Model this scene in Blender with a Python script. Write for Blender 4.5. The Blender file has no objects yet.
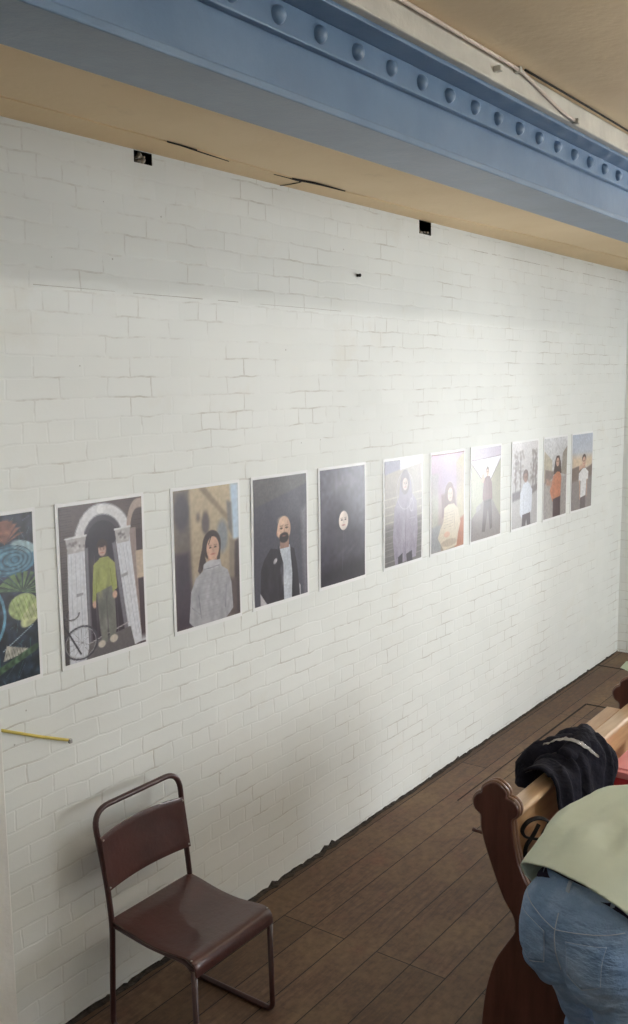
import bpy, bmesh, math, random
import numpy as np
from mathutils import Vector, Matrix, noise
from mathutils.bvhtree import BVHTree

random.seed(7)
S = bpy.context.scene
COL = S.collection
PI = math.pi

# ------------------------------------------------------------------ camera
CAM_H = 2.52
F_PX = 975.0
def _cam_axes():
    d1 = np.array([1030 - 314, 371 - 512, F_PX]); d1 /= np.linalg.norm(d1)
    a = np.array([394. - 314, 7660. - 512, F_PX]); a -= d1 * (a @ d1); d3 = a / np.linalg.norm(a)
    n = np.cross(d3, d1)
    if n[0] > 0: n = -n
    return np.array([d1, n, -d3])
RW = _cam_axes()                       # rows: world axes in camera axes (x right, y down, z forward)
cam = bpy.data.cameras.new('camera')
cam.sensor_fit = 'HORIZONTAL'; cam.sensor_width = 36.0; cam.lens = F_PX / 628 * 36.0
cam.clip_start = 0.05; cam.clip_end = 200
co = bpy.data.objects.new('camera', cam); COL.objects.link(co)
M = RW @ np.diag([1, -1, -1])
m4 = Matrix([[*M[0], 0], [*M[1], 0], [*M[2], CAM_H], [0, 0, 0, 1]])
co.matrix_world = m4
S.camera = co

# ------------------------------------------------------------------ light and exposure
S.view_settings.view_transform = 'Standard'
S.view_settings.look = 'None'
S.view_settings.gamma = 1.0
S.view_settings.use_curve_mapping = False
S.view_settings.exposure = 0.78
TUBE_STRENGTH = 17.0
TUBE_COL = (1.0, 0.97, 0.93)
SKY_STRENGTH = 10.0
w = bpy.data.worlds.new('sky'); S.world = w; w.use_nodes = True
wn = w.node_tree.nodes; bg = wn['Background']
bg.inputs['Color'].default_value = (0.90, 0.93, 0.96, 1); bg.inputs['Strength'].default_value = SKY_STRENGTH
WIN = (0.00, 1.55, 1.05, 2.35)         # window opening in the far wall: y0, y1, z0, z1
FARX = 8.70; WALLY = 2.90; CEIL = 3.425
pl = bpy.data.lights.new('window_daylight', 'AREA'); pl.shape = 'RECTANGLE'
pl.size = WIN[1] - WIN[0]; pl.size_y = WIN[3] - WIN[2]; pl.cycles.is_portal = True
po = bpy.data.objects.new('window_daylight', pl); COL.objects.link(po)
po.matrix_world = Matrix.Translation((FARX + 0.06, (WIN[0] + WIN[1]) / 2, (WIN[2] + WIN[3]) / 2)) @ Matrix.Rotation(PI / 2, 4, 'Y') @ Matrix.Rotation(PI/2, 4, 'Z')
assert (po.matrix_world.to_3x3() @ Vector((0, 0, -1))).x < -.9

ADDED_WINS = [(5.0, 6.3), (6.8, 8.1)]     # x ranges of unseen windows added to the right wall for fill light
SWZ = (0.85, 2.75)
Y0R = -3.2
for xa_, xb_ in ADDED_WINS:
    q_ = bpy.data.lights.new('added_window_daylight', 'AREA'); q_.shape = 'RECTANGLE'; q_.size = xb_ - xa_; q_.size_y = SWZ[1] - SWZ[0]; q_.cycles.is_portal = True
    qo = bpy.data.objects.new('added_window_daylight', q_); COL.objects.link(qo)
    qo.matrix_world = Matrix.Translation(((xa_ + xb_) / 2, Y0R - .06, (SWZ[0] + SWZ[1]) / 2)) @ Matrix.Rotation(PI / 2, 4, 'X')

# ------------------------------------------------------------------ helpers
def tag(o, label=None, cat=None, group=None, kind=None):
    if label: o['label'] = label
    if cat: o['category'] = cat
    if group: o['group'] = group
    if kind: o['kind'] = kind
    return o
def link(name, me, mat=None, parent=None):
    o = bpy.data.objects.new(name, me); COL.objects.link(o)
    if mat is not None:
        for m in (mat if isinstance(mat, (list, tuple)) else [mat]): me.materials.append(m)
    if parent is not None:
        o.parent = parent
        o.matrix_parent_inverse = parent.matrix_world.inverted() if parent.type != 'EMPTY' else Matrix.Translation(-parent.location)
    return o
def obj(name, bm, mat=None, parent=None, smooth=False):
    bmesh.ops.recalc_face_normals(bm, faces=bm.faces)
    me = bpy.data.meshes.new(name); bm.to_mesh(me); bm.free()
    if smooth: me.polygons.foreach_set('use_smooth', [True] * len(me.polygons))
    return link(name, me, mat, parent)
def empty(name, loc, label, cat, group=None):
    o = bpy.data.objects.new(name, None); COL.objects.link(o); o.location = loc
    o.empty_display_size = 0.05
    return tag(o, label, cat, group)
def box(bm, x0, x1, y0, y1, z0, z1, mi=0):
    v = [bm.verts.new(p) for p in ((x0,y0,z0),(x1,y0,z0),(x1,y1,z0),(x0,y1,z0),(x0,y0,z1),(x1,y0,z1),(x1,y1,z1),(x0,y1,z1))]
    for f in ((0,3,2,1),(4,5,6,7),(0,1,5,4),(1,2,6,5),(2,3,7,6),(3,0,4,7)):
        fc = bm.faces.new([v[i] for i in f]); fc.material_index = mi
    return v
def prism_x(bm, yz, x0, x1):
    a = [bm.verts.new((x0, y, z)) for y, z in yz]; b = [bm.verts.new((x1, y, z)) for y, z in yz]
    bm.faces.new(a); bm.faces.new(b[::-1]); n = len(yz)
    for i in range(n): bm.faces.new((a[i], b[i], b[(i+1) % n], a[(i+1) % n]))
def prism_z(bm, xy, z0, z1):
    a = [bm.verts.new((x, y, z0)) for x, y in xy]; b = [bm.verts.new((x, y, z1)) for x, y in xy]
    bm.faces.new(a); bm.faces.new(b[::-1]); n = len(xy)
    for i in range(n): bm.faces.new((a[i], b[i], b[(i+1) % n], a[(i+1) % n]))
def bevel(o, wd, seg=2, ang=0.6):
    m = o.modifiers.new('bevel', 'BEVEL'); m.width = wd; m.segments = seg; m.limit_method = 'ANGLE'; m.angle_limit = ang
    return o
def rounded(pts, r, n=6):
    out = [Vector(pts[0])]
    for i in range(1, len(pts) - 1):
        p0, p, p1 = Vector(pts[i-1]), Vector(pts[i]), Vector(pts[i+1])
        a = (p0 - p); b = (p1 - p); rr = min(r, a.length * .49, b.length * .49)
        A = p + a.normalized() * rr; B = p + b.normalized() * rr
        for k in range(n + 1):
            t = k / n; out.append((1-t)**2 * A + 2*t*(1-t) * p + t*t * B)
    out.append(Vector(pts[-1])); return out
def smooth_path(pts, n=6):
    P = [Vector(p) for p in pts]; P = [2*P[0]-P[1]] + P + [2*P[-1]-P[-2]]; out = []
    for i in range(1, len(P) - 2):
        for k in range(n):
            t = k / n; a, b, c, d = P[i-1:i+3]
            out.append(0.5 * ((2*b) + (c-a)*t + (2*a-5*b+4*c-d)*t*t + (3*b-a-3*c+d)*t**3))
    out.append(P[-2]); return out
def tube(bm, pts, r, n=12, flat=1.0, cap=True):
    pts = [Vector(p) for p in pts]; rings = []; N = len(pts)
    rs = r if isinstance(r, (list, tuple)) else [r] * N
    t0 = (pts[1] - pts[0]).normalized()
    u = t0.orthogonal().normalized()
    for i, p in enumerate(pts):
        t = (pts[min(i+1, N-1)] - pts[max(i-1, 0)]).normalized()
        u = (u - t * u.dot(t)).normalized(); v = t.cross(u)
        rings.append([bm.verts.new(p + (u * math.cos(2*PI*k/n) + v * math.sin(2*PI*k/n) * flat) * rs[i]) for k in range(n)])
    for a, b in zip(rings, rings[1:]):
        for k in range(n): bm.faces.new((a[k], a[(k+1) % n], b[(k+1) % n], b[k]))
    if cap: bm.faces.new(rings[0][::-1]); bm.faces.new(rings[-1])
def ball(bm, c, r, rot=None, u=20, v=12):
    r = (r, r, r) if not isinstance(r, (tuple, list)) else r
    m = Matrix.Translation(c) @ (rot.to_4x4() if rot else Matrix()) @ Matrix.Diagonal((*r, 1))
    top = bm.verts.new(m @ Vector((0, 0, 1))); bot = bm.verts.new(m @ Vector((0, 0, -1))); rings = []
    for j in range(1, v):
        a = PI * j / v; z, q = math.cos(a), math.sin(a)
        rings.append([bm.verts.new(m @ Vector((q * math.cos(2 * PI * i / u), q * math.sin(2 * PI * i / u), z))) for i in range(u)])
    for i in range(u):
        k = (i + 1) % u
        bm.faces.new((top, rings[0][i], rings[0][k])); bm.faces.new((bot, rings[-1][k], rings[-1][i]))
        for r1, r2 in zip(rings, rings[1:]): bm.faces.new((r1[i], r2[i], r2[k], r1[k]))
def limb(bm, a, b, ra, rb, n=7):
    a, b = Vector(a), Vector(b); n = max(n, int((b - a).length / (min(ra, rb) * .4)) + 2)
    for k in range(n):
        t = k / (n - 1); ball(bm, a.lerp(b, t), ra + (rb - ra) * t, u=16, v=10)
def fuse(bm, voxel=0.01, smooth=8, cut=None, fn=None):
    """union of closed pieces as one continuous surface -> bmesh"""
    me = bpy.data.meshes.new('tmp'); bm.to_mesh(me); bm.free()
    o = bpy.data.objects.new('tmp', me); COL.objects.link(o)
    r = o.modifiers.new('r', 'REMESH'); r.mode = 'VOXEL'; r.voxel_size = voxel
    s = o.modifiers.new('s', 'SMOOTH'); s.factor = 0.5; s.iterations = smooth
    dg = bpy.context.evaluated_depsgraph_get(); dg.update()
    m2 = bpy.data.meshes.new_from_object(o.evaluated_get(dg))
    bpy.data.objects.remove(o); bpy.data.meshes.remove(me)
    out = bmesh.new(); out.from_mesh(m2); bpy.data.meshes.remove(m2)
    if fn:
        out.normal_update()
        for v in out.verts: v.co = v.co + v.normal * fn(v.co)
    if cut:
        for pc, pn in cut:
            bmesh.ops.bisect_plane(out, geom=out.verts[:] + out.edges[:] + out.faces[:], plane_co=pc, plane_no=pn, clear_outer=True)
    return out

# ------------------------------------------------------------------ materials
class NT:
    def __init__(s, name):
        s.m = bpy.data.materials.new(name); s.m.use_nodes = True; s.t = s.m.node_tree
        s.b = s.t.nodes['Principled BSDF']; s.out = s.t.nodes['Material Output']
    def n(s, typ, **kw):
        nd = s.t.nodes.new(typ)
        for k, v in kw.items():
            if k in nd.inputs.keys(): nd.inputs[k].default_value = v
            else: setattr(nd, k, v)
        return nd
    def l(s, a, b): s.t.links.new(a, b); return s
    def coord(s, scale=(1,1,1), kind='Object', rot=(0,0,0), loc=(0,0,0)):
        tc = s.n('ShaderNodeTexCoord'); mp = s.n('ShaderNodeMapping')
        mp.inputs['Scale'].default_value = scale; mp.inputs['Rotation'].default_value = rot; mp.inputs['Location'].default_value = loc
        s.l(tc.outputs[kind], mp.inputs['Vector']); return mp.outputs['Vector']
    def noise(s, vec, sc, det=4, rough=0.55):
        nd = s.n('ShaderNodeTexNoise', Scale=sc, Detail=det, Roughness=rough); s.l(vec, nd.inputs['Vector']); return nd.outputs['Fac']
    def ramp(s, f, stops):
        nd = s.n('ShaderNodeValToRGB'); e = nd.color_ramp.elements
        while len(e) < len(stops): e.new(0.5)
        for el, (p, c) in zip(e, stops): el.position = p; el.color = (*c, 1) if len(c) == 3 else c
        s.l(f, nd.inputs['Fac']); return nd.outputs['Color']
    def mix(s, f, a, b, mode='MIX'):
        nd = s.n('ShaderNodeMix', data_type='RGBA', blend_type=mode)
        for src, i in ((f, 0), (a, 6), (b, 7)):
            if hasattr(src, 'links') or hasattr(src, 'is_linked'): s.l(src, nd.inputs[i])
            else: nd.inputs[i].default_value = src if i == 0 else (*src, 1)
        return nd.outputs[2]
    def math(s, op, a, b=None, c=None, clamp=False):
        nd = s.n('ShaderNodeMath', operation=op, use_clamp=clamp)
        for src, i in ((a, 0), (b, 1), (c, 2)):
            if src is None: continue
            if hasattr(src, 'is_linked'): s.l(src, nd.inputs[i])
            else: nd.inputs[i].default_value = src
        return nd.outputs[0]
    def bump(s, h, dist, strength=1.0, prev=None):
        nd = s.n('ShaderNodeBump', Distance=dist, Strength=strength); s.l(h, nd.inputs['Height'])
        if prev is not None: s.l(prev, nd.inputs['Normal'])
        s.l(nd.outputs['Normal'], s.b.inputs['Normal']); return nd.outputs['Normal']
    def base(s, c):
        if hasattr(c, 'is_linked'): s.l(c, s.b.inputs['Base Color'])
        else: s.b.inputs['Base Color'].default_value = (*c, 1)
    def rough(s, r):
        if hasattr(r, 'is_linked'): s.l(r, s.b.inputs['Roughness'])
        else: s.b.inputs['Roughness'].default_value = r

def mat_simple(name, col, rough=0.5, var=0.12, sc=12, bump=0.0, bsc=60, metal=0.0, coat=0.0, spec=0.5):
    t = NT(name); v = t.coord()
    f = t.noise(v, sc)
    a = tuple(max(0, c * (1 - var)) for c in col); b = tuple(min(1, c * (1 + var)) for c in col)
    t.base(t.ramp(f, [(0.3, a), (0.7, b)])); t.rough(rough)
    t.b.inputs['Metallic'].default_value = metal; t.b.inputs['Coat Weight'].default_value = coat
    t.b.inputs['Specular IOR Level'].default_value = spec
    if bump: t.bump(t.noise(v, bsc), bump)
    return t.m

def mat_brick():
    t = NT('painted_brick')
    tc = t.n('ShaderNodeTexCoord'); sp = t.n('ShaderNodeSeparateXYZ'); t.l(tc.outputs['Object'], sp.inputs[0])
    cb = t.n('ShaderNodeCombineXYZ')
    xy = t.math('ADD', sp.outputs['X'], sp.outputs['Y'])
    t.l(xy, cb.inputs['X']); t.l(t.math('ADD', sp.outputs['Z'], 0.055), cb.inputs['Y'])
    vec = cb.outputs[0]
    nz = t.n('ShaderNodeTexNoise', Scale=7.0, Detail=3.0); t.l(vec, nz.inputs['Vector'])
    off = t.n('ShaderNodeVectorMath', operation='SUBTRACT'); t.l(nz.outputs['Color'], off.inputs[0]); off.inputs[1].default_value = (.5, .5, .5)
    sc = t.n('ShaderNodeVectorMath', operation='SCALE'); t.l(off.outputs[0], sc.inputs[0]); sc.inputs['Scale'].default_value = 0.030
    ad = t.n('ShaderNodeVectorMath', operation='ADD'); t.l(vec, ad.inputs[0]); t.l(sc.outputs[0], ad.inputs[1])
    br = t.n('ShaderNodeTexBrick', offset=0.5, offset_frequency=2, squash=0.5, squash_frequency=6)
    br.inputs['Scale'].default_value = 1.0; br.inputs['Mortar Size'].default_value = 0.0055
    br.inputs['Mortar Smooth'].default_value = 0.55; br.inputs['Brick Width'].default_value = 0.235; br.inputs['Row Height'].default_value = 0.0785
    br.inputs['Color1'].default_value = (0, 0, 0, 1); br.inputs['Color2'].default_value = (1, 1, 1, 1); br.inputs['Mortar'].default_value = (.5, .5, .5, 1)
    t.l(ad.outputs[0], br.inputs['Vector'])
    big = t.noise(vec, 1.3, 3); med = t.noise(vec, 9, 5); fine = t.noise(vec, 70, 4)
    col = t.ramp(big, [(0.3, (.76, .785, .76)), (0.7, (.81, .835, .81))])
    # each brick a touch different
    col = t.mix(0.05, col, br.outputs['Color'], 'OVERLAY')
    # grime caught in some of the joints
    gm = t.ramp(t.noise(vec, 3.1, 5, .7), [(0.48, (0, 0, 0)), (0.66, (1, 1, 1))])
    thin = t.ramp(br.outputs['Fac'], [(0.55, (0, 0, 0)), (1.0, (1, 1, 1))])
    gf = t.math('MULTIPLY', t.math('MULTIPLY', thin, gm), 0.50)
    col = t.mix(gf, col, (.36, .32, .26))
    # pale yellowish stains and dark specks
    st = t.ramp(t.noise(vec, 2.3, 6, .65), [(0.58, (0, 0, 0)), (0.75, (1, 1, 1))])
    col = t.mix(t.math('MULTIPLY', st, 0.22), col, (.66, .60, .47))
    vo = t.n('ShaderNodeTexVoronoi', Scale=5.5); t.l(vec, vo.inputs['Vector'])
    spk = t.math('LESS_THAN', vo.outputs['Distance'], 0.022)
    col = t.mix(t.math('MULTIPLY', spk, 0.5), col, (.2, .17, .13))
    t.base(col); t.rough(0.55)
    inv = t.math('SUBTRACT', 1.0, br.outputs['Fac'])
    h = t.math('ADD', t.math('MULTIPLY', inv, 0.55), t.math('MULTIPLY', med, 0.35))
    h = t.math('ADD', h, t.math('MULTIPLY', fine, 0.12))
    h = t.math('ADD', h, t.math('MULTIPLY', br.outputs['Color'], 0.12))
    t.bump(h, 0.006, 0.30)
    return t.m

def mat_floor():
    t = NT('worn_floorboards')
    tc = t.n('ShaderNodeTexCoord'); sp = t.n('ShaderNodeSeparateXYZ'); t.l(tc.outputs['Object'], sp.inputs[0])
    cb = t.n('ShaderNodeCombineXYZ'); t.l(sp.outputs['X'], cb.inputs['X']); t.l(t.math('ADD', sp.outputs['Y'], 5.06), cb.inputs['Y'])
    vec = cb.outputs[0]
    br = t.n('ShaderNodeTexBrick', offset=0.37, offset_frequency=3)
    br.inputs['Scale'].default_value = 1.0; br.inputs['Mortar Size'].default_value = 0.0028; br.inputs['Mortar Smooth'].default_value = 0.25
    br.inputs['Brick Width'].default_value = 3.4; br.inputs['Row Height'].default_value = 0.172
    br.inputs['Color1'].default_value = (0, 0, 0, 1); br.inputs['Color2'].default_value = (1, 1, 1, 1)
    t.l(vec, br.inputs['Vector'])
    mp = t.n('ShaderNodeMapping'); mp.inputs['Scale'].default_value = (1.0, 9.0, 1); t.l(vec, mp.inputs['Vector'])
    gr = t.noise(mp.outputs[0], 6, 8, .65)
    blot = t.noise(vec, 2.2, 6, .6); red = t.noise(vec, 5.0, 5, .6)
    col = t.ramp(gr, [(0.25, (.056, .031, .020)), (0.55, (.132, .076, .046)), (0.8, (.225, .138, .084))])
    col = t.mix(t.ramp(blot, [(0.45, (0, 0, 0)), (0.7, (1, 1, 1))]), col, (.15, .092, .050))
    col = t.mix(t.math('MULTIPLY', t.ramp(red, [(0.55, (0, 0, 0)), (0.72, (1, 1, 1))]), 0.5), col, (.15, .062, .040))
    col = t.mix(0.35, col, br.outputs['Color'], 'SOFT_LIGHT')
    ylw = t.ramp(t.noise(vec, 1.1, 4, .6), [(0.5, (0, 0, 0)), (0.75, (1, 1, 1))])
    col = t.mix(t.math('MULTIPLY', ylw, 0.55), col, (.27, .175, .09))
    col = t.mix(br.outputs['Fac'], col, (.006, .004, .003))
    t.base(col)
    t.rough(t.ramp(gr, [(0.3, (.50,)*3), (0.8, (.72,)*3)]))
    t.b.inputs['Specular IOR Level'].default_value = 0.35
    dirt = t.noise(vec, 26, 6, .7)
    col = t.mix(t.math('MULTIPLY', t.ramp(dirt, [(0.42, (0, 0, 0)), (0.62, (1, 1, 1))]), .4), col, (.045, .030, .022))
    t.base(col)
    h = t.math('SUBTRACT', t.math('MULTIPLY', gr, 0.25), br.outputs['Fac'])
    t.bump(h, 0.004, 0.9)
    return t.m

def mat_plaster(name, c1, c2):
    t = NT(name); v = t.coord()
    col = t.ramp(t.noise(v, 2.4, 5), [(0.3, c1), (0.7, c2)])
    st = t.ramp(t.noise(v, 6, 6, .7), [(0.62, (0, 0, 0)), (0.72, (1, 1, 1))])
    col = t.mix(t.math('MULTIPLY', st, .12), col, (.34, .24, .13))
    t.base(col); t.rough(0.75)
    t.bump(t.math('ADD', t.noise(v, 3.5, 4), t.math('MULTIPLY', t.noise(v, 45, 4), .15)), 0.012, 0.6)
    return t.m

def mat_blue():
    t = NT('blue_gloss_paint'); v = t.coord()
    col = t.ramp(t.noise(v, 5, 5), [(0.3, (.105, .18, .29)), (0.7, (.145, .23, .35))])
    st = t.ramp(t.noise(t.coord((1, 5, 1)), 8, 6, .7), [(0.5, (0, 0, 0)), (0.75, (1, 1, 1))])
    col = t.mix(t.math('MULTIPLY', st, .35), col, (.11, .165, .26))
    t.base(col); t.rough(0.33); t.b.inputs['Specular IOR Level'].default_value = 0.6
    t.bump(t.math('ADD', t.noise(v, 9, 4), t.math('MULTIPLY', t.noise(v, 120, 3), .15)), 0.004, 0.6)
    return t.m

def mat_wood(name, c0, c1, rough=0.35, axis='X', coat=0.3, sc=9):
    t = NT(name)
    scl = {'X': (1, 9, 9), 'Y': (9, 1, 9), 'Z': (7, 7, 1)}[axis]
    g = t.noise(t.coord(scl), sc * .4, 8, .6)
    t.base(t.ramp(g, [(0.3, c0), (0.72, c1)])); t.rough(rough)
    t.b.inputs['Coat Weight'].default_value = coat; t.b.inputs['Coat Roughness'].default_value = 0.2
    t.bump(g, 0.0012, 0.5)
    return t.m

def mat_denim():
    t = NT('faded_denim'); v = t.coord()
    fade = t.noise(v, 6.0, 4, .55)
    col = t.ramp(fade, [(0.28, (.15, .27, .48)), (0.5, (.29, .44, .68)), (0.7, (.52, .68, .88))])
    wv = t.noise(t.coord((1, 1, .25)), 260, 2)
    col = t.mix(t.math('MULTIPLY', wv, .4), col, (.15, .22, .38))
    t.base(col); t.rough(0.85); t.b.inputs['Specular IOR Level'].default_value = 0.15
    n1 = t.bump(t.noise(t.coord((1, 1, 2.2)), 11, 4, .55), 0.035, 0.8)
    t.bump(wv, 0.0015, 0.5, n1)
    return t.m

def mat_fabric(name, col, var=.12, rough=.9, fold=0.02, fsc=6, sheen=0.0):
    t = NT(name); v = t.coord()
    f = t.noise(v, fsc, 4)
    a = tuple(c * (1 - var) for c in col); b = tuple(min(1, c * (1 + var)) for c in col)
    t.base(t.ramp(f, [(0.3, a), (0.7, b)])); t.rough(rough); t.b.inputs['Specular IOR Level'].default_value = 0.2
    t.b.inputs['Sheen Weight'].default_value = sheen
    n1 = t.bump(t.noise(v, fsc * 1.6, 3, .5), fold, 0.5)
    t.bump(t.noise(v, 300, 2), 0.001, 0.5, n1)
    return t.m

def mat_print():
    t = NT('photo_print_gloss')
    a = t.n('ShaderNodeAttribute', attribute_name='ink'); t.base(a.outputs['Color'])
    t.rough(0.36); t.b.inputs['Specular IOR Level'].default_value = 0.5
    t.b.inputs['Coat Weight'].default_value = 0.25; t.b.inputs['Coat Roughness'].default_value = 0.3
    t.bump(t.noise(t.coord(), 5, 2), 0.01, 0.35)
    return t.m

M_WALL = mat_brick(); M_FLOOR = mat_floor()
M_CEIL = mat_plaster('tan_ceiling_plaster', (.78, .615, .38), (.83, .665, .43))
M_STRIP = mat_plaster('tan_edge_plaster', (.74, .565, .33), (.80, .62, .38))
M_WHITE = mat_simple('white_gloss_paint', (.76, .76, .73), .45, .05, 5, .002, 30)
M_CREAM = mat_simple('cream_joist_paint', (.50, .48, .42), .6, .12, 7, .004, 20)
M_BLUE = mat_blue()
M_DARK = mat_simple('dark_gap', (.02, .016, .013), .95, .5, 40, .004, 80)
M_RAGGED = mat_simple('crumbled_base', (.045, .035, .028), .95, .6, 30, .006, 60)
M_CRUMB = mat_simple('crumbled_mortar', (.42, .38, .32), .95, .35, 60, .01, 90)
M_CHAIR = mat_simple('oxblood_enamel', (.052, .018, .018), .36, .22, 9, .0012, 60, coat=.35)
M_SEATW = mat_simple('oxblood_plywood', (.070, .024, .021), .36, .25, 6, .0015, 40, coat=.5)
M_SCREW = mat_simple('steel_screw', (.6, .58, .55), .35, .1, 30, metal=.9)
M_PAPER = mat_simple('white_photo_paper', (.84, .85, .85), .35, .02, 5)
M_PRINT = mat_print()
M_DWOOD = mat_wood('dark_varnished_oak', (.065, .023, .018), (.145, .055, .040), .35, 'Z', .4)
M_DWOODX = mat_wood('dark_seat_oak', (.060, .022, .016), (.12, .046, .030), .4, 'X', .3)
M_EDGE = mat_wood('pale_moulding_oak', (.13, .06, .036), (.28, .16, .10), .35, 'Z', .4)
M_PINE = mat_wood('varnished_pine', (.40, .225, .10), (.60, .38, .20), .28, 'X', .5)
M_PINE2 = mat_wood('pale_rail_pine', (.50, .33, .19), (.68, .49, .31), .3, 'X', .5)
M_BLACK = mat_fabric('black_jacket_cloth', (.011, .011, .019), .4, .9, .05, 9)
M_BAG = mat_fabric('dark_bag_cloth', (.045, .047, .048), .4, .8, .01, 12)
M_STRAP = mat_fabric('black_strap', (.014, .013, .014), .3, .7, .003, 20)
M_RED = mat_simple('red_plastic', (.62, .05, .07), .35, .08, 8, coat=.3)
M_RED2 = mat_simple('pale_red_lid', (.85, .33, .34), .4, .08, 8, coat=.2)
M_DENIM = mat_denim()
M_SHIRT = mat_fabric('sage_cotton', (.66, .74, .63), .07, .95, .03, 4)
M_UNDER = mat_fabric('dark_navy_waist', (.03, .022, .05), .3, .9, .004, 12)
M_SKIN = mat_simple('skin', (.55, .34, .25), .5, .06, 10, .001, 80)
M_HAIR = mat_simple('dark_brown_hair', (.045, .028, .018), .5, .3, 60, .004, 120)
M_SHOE = mat_simple('dark_shoe', (.03, .03, .032), .6, .2, 10)
M_STITCH = mat_simple('pale_stitching', (.42, .50, .62), .8, .1, 30)
M_TAPE = mat_simple('yellow_tape', (.62, .50, .10), .45, .08, 40)
M_STEEL = mat_simple('steel_hook', (.45, .45, .43), .35, .1, 20, metal=.8)
M_CABLE = mat_simple('painted_conduit', (.52, .44, .38), .5, .1, 20)
M_SHEET = mat_simple('pale_green_sheet', (.52, .60, .46), .7, .05, 9)
def mat_clear():
    t = NT('clear_plastic'); t.base((.62, .60, .57)); t.rough(.25); t.b.inputs['Alpha'].default_value = .45
    t.b.inputs['Coat Weight'].default_value = .5
    t.bump(t.noise(t.coord(), 60, 4), .004, .8); return t.m
M_CLEAR = mat_clear()
def mat_glass():
    t = NT('window_glass'); tr = t.n('ShaderNodeBsdfTransparent'); gl = t.n('ShaderNodeBsdfGlossy', Roughness=.02)
    fr = t.n('ShaderNodeFresnel', IOR=1.45); mx = t.n('ShaderNodeMixShader')
    t.l(fr.outputs[0], mx.inputs[0]); t.l(tr.outputs[0], mx.inputs[1]); t.l(gl.outputs[0], mx.inputs[2]); t.l(mx.outputs[0], t.out.inputs['Surface'])
    return t.m
M_GLASS = mat_glass()
def mat_emit():
    t = NT('lit_tube'); t.base((.9, .9, .88)); t.b.inputs['Emission Color'].default_value = (*TUBE_COL, 1); t.b.inputs['Emission Strength'].default_value = TUBE_STRENGTH
    return t.m
M_TUBE = mat_emit()

# ------------------------------------------------------------------ the room
X0R, Y0R = -2.5, -3.2
def struct(name, bm, m, **k):
    o = obj(name, bm, m, **k); o['kind'] = 'structure'; return o
b = bmesh.new(); box(b, X0R - .2, FARX + .2, Y0R - .2, WALLY + .2, -.15, 0); struct('floor', b, M_FLOOR)
b = bmesh.new(); box(b, X0R - .2, FARX + .2, Y0R - .2, 1.42, 3.452, 3.6)
box(b, X0R - .2, FARX + .2, 1.42, WALLY + .2, CEIL, 3.6); struct('ceiling', b, M_CEIL)

# left wall with the two small putlog holes under the ceiling
HOLES = [(2.805, 2.905, 3.372, 3.418), (5.035, 5.175, 3.345, 3.42)]
b = bmesh.new()
xs = sorted({X0R - .2, FARX + .2, *[h[0] for h in HOLES], *[h[1] for h in HOLES]})
zs = sorted({0.0, 3.6, *[h[2] for h in HOLES], *[h[3] for h in HOLES]})
inhole = lambda x, z: any(h[0] < x < h[1] and h[2] < z < h[3] for h in HOLES)
for i in range(len(xs) - 1):
    for j in range(len(zs) - 1):
        cx, cz = (xs[i] + xs[i+1]) / 2, (zs[j] + zs[j+1]) / 2
        y0 = WALLY + (.12 if inhole(cx, cz) else 0)
        box(b, xs[i], xs[i+1], y0, WALLY + .25, zs[j], zs[j+1], 1 if inhole(cx, cz) else 0)
# hole reveals
for (x0, x1, z0, z1) in HOLES:
    for bx in ((x0 - .004, x0, z0, z1), (x1, x1 + .004, z0, z1), (x0, x1, z0 - .004, z0), (x0, x1, z1, z1 + .004)):
        box(b, bx[0], bx[1], WALLY + .003, WALLY + .12, bx[2], bx[3], 1)
wl = struct('wall_left', b, [M_WALL, M_DARK])
# crumbled mortar inside both holes
for k, (x0, x1, z0, z1) in enumerate(HOLES):
    b = bmesh.new(); random.seed(20 + k)
    for q in range(9 if k == 0 else 7):
        x = random.uniform(x0 + .012, x1 - .012); z = z0 + random.uniform(.004, (z1 - z0) * (.75 if k == 0 else .28))
        ball(b, (x, WALLY + random.uniform(.012, .04), z), (random.uniform(.008, .016), .012, random.uniform(.006, .012)), u=7, v=5)
    o = obj('crumbled_mortar', b, M_CRUMB, wl)
b = bmesh.new()
y0, y1, z0, z1 = WIN
box(b, FARX, FARX + .2, Y0R - .2, y0, 0, 3.6); box(b, FARX, FARX + .2, y1, WALLY + .2, 0, 3.6)
box(b, FARX, FARX + .2, y0, y1, 0, z0); box(b, FARX, FARX + .2, y0, y1, z1, 3.6)
struct('wall_back', b, M_WALL)
b = bmesh.new(); cuts = [X0R - .2] + [q for w_ in ADDED_WINS for q in w_] + [FARX + .2]
for i in range(0, len(cuts), 2): box(b, cuts[i], cuts[i+1], Y0R - .2, Y0R, 0, 3.6)
for xa_, xb_ in ADDED_WINS: box(b, xa_, xb_, Y0R - .2, Y0R, 0, SWZ[0]); box(b, xa_, xb_, Y0R - .2, Y0R, SWZ[1], 3.6)
struct('wall_right', b, M_WALL)
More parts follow.
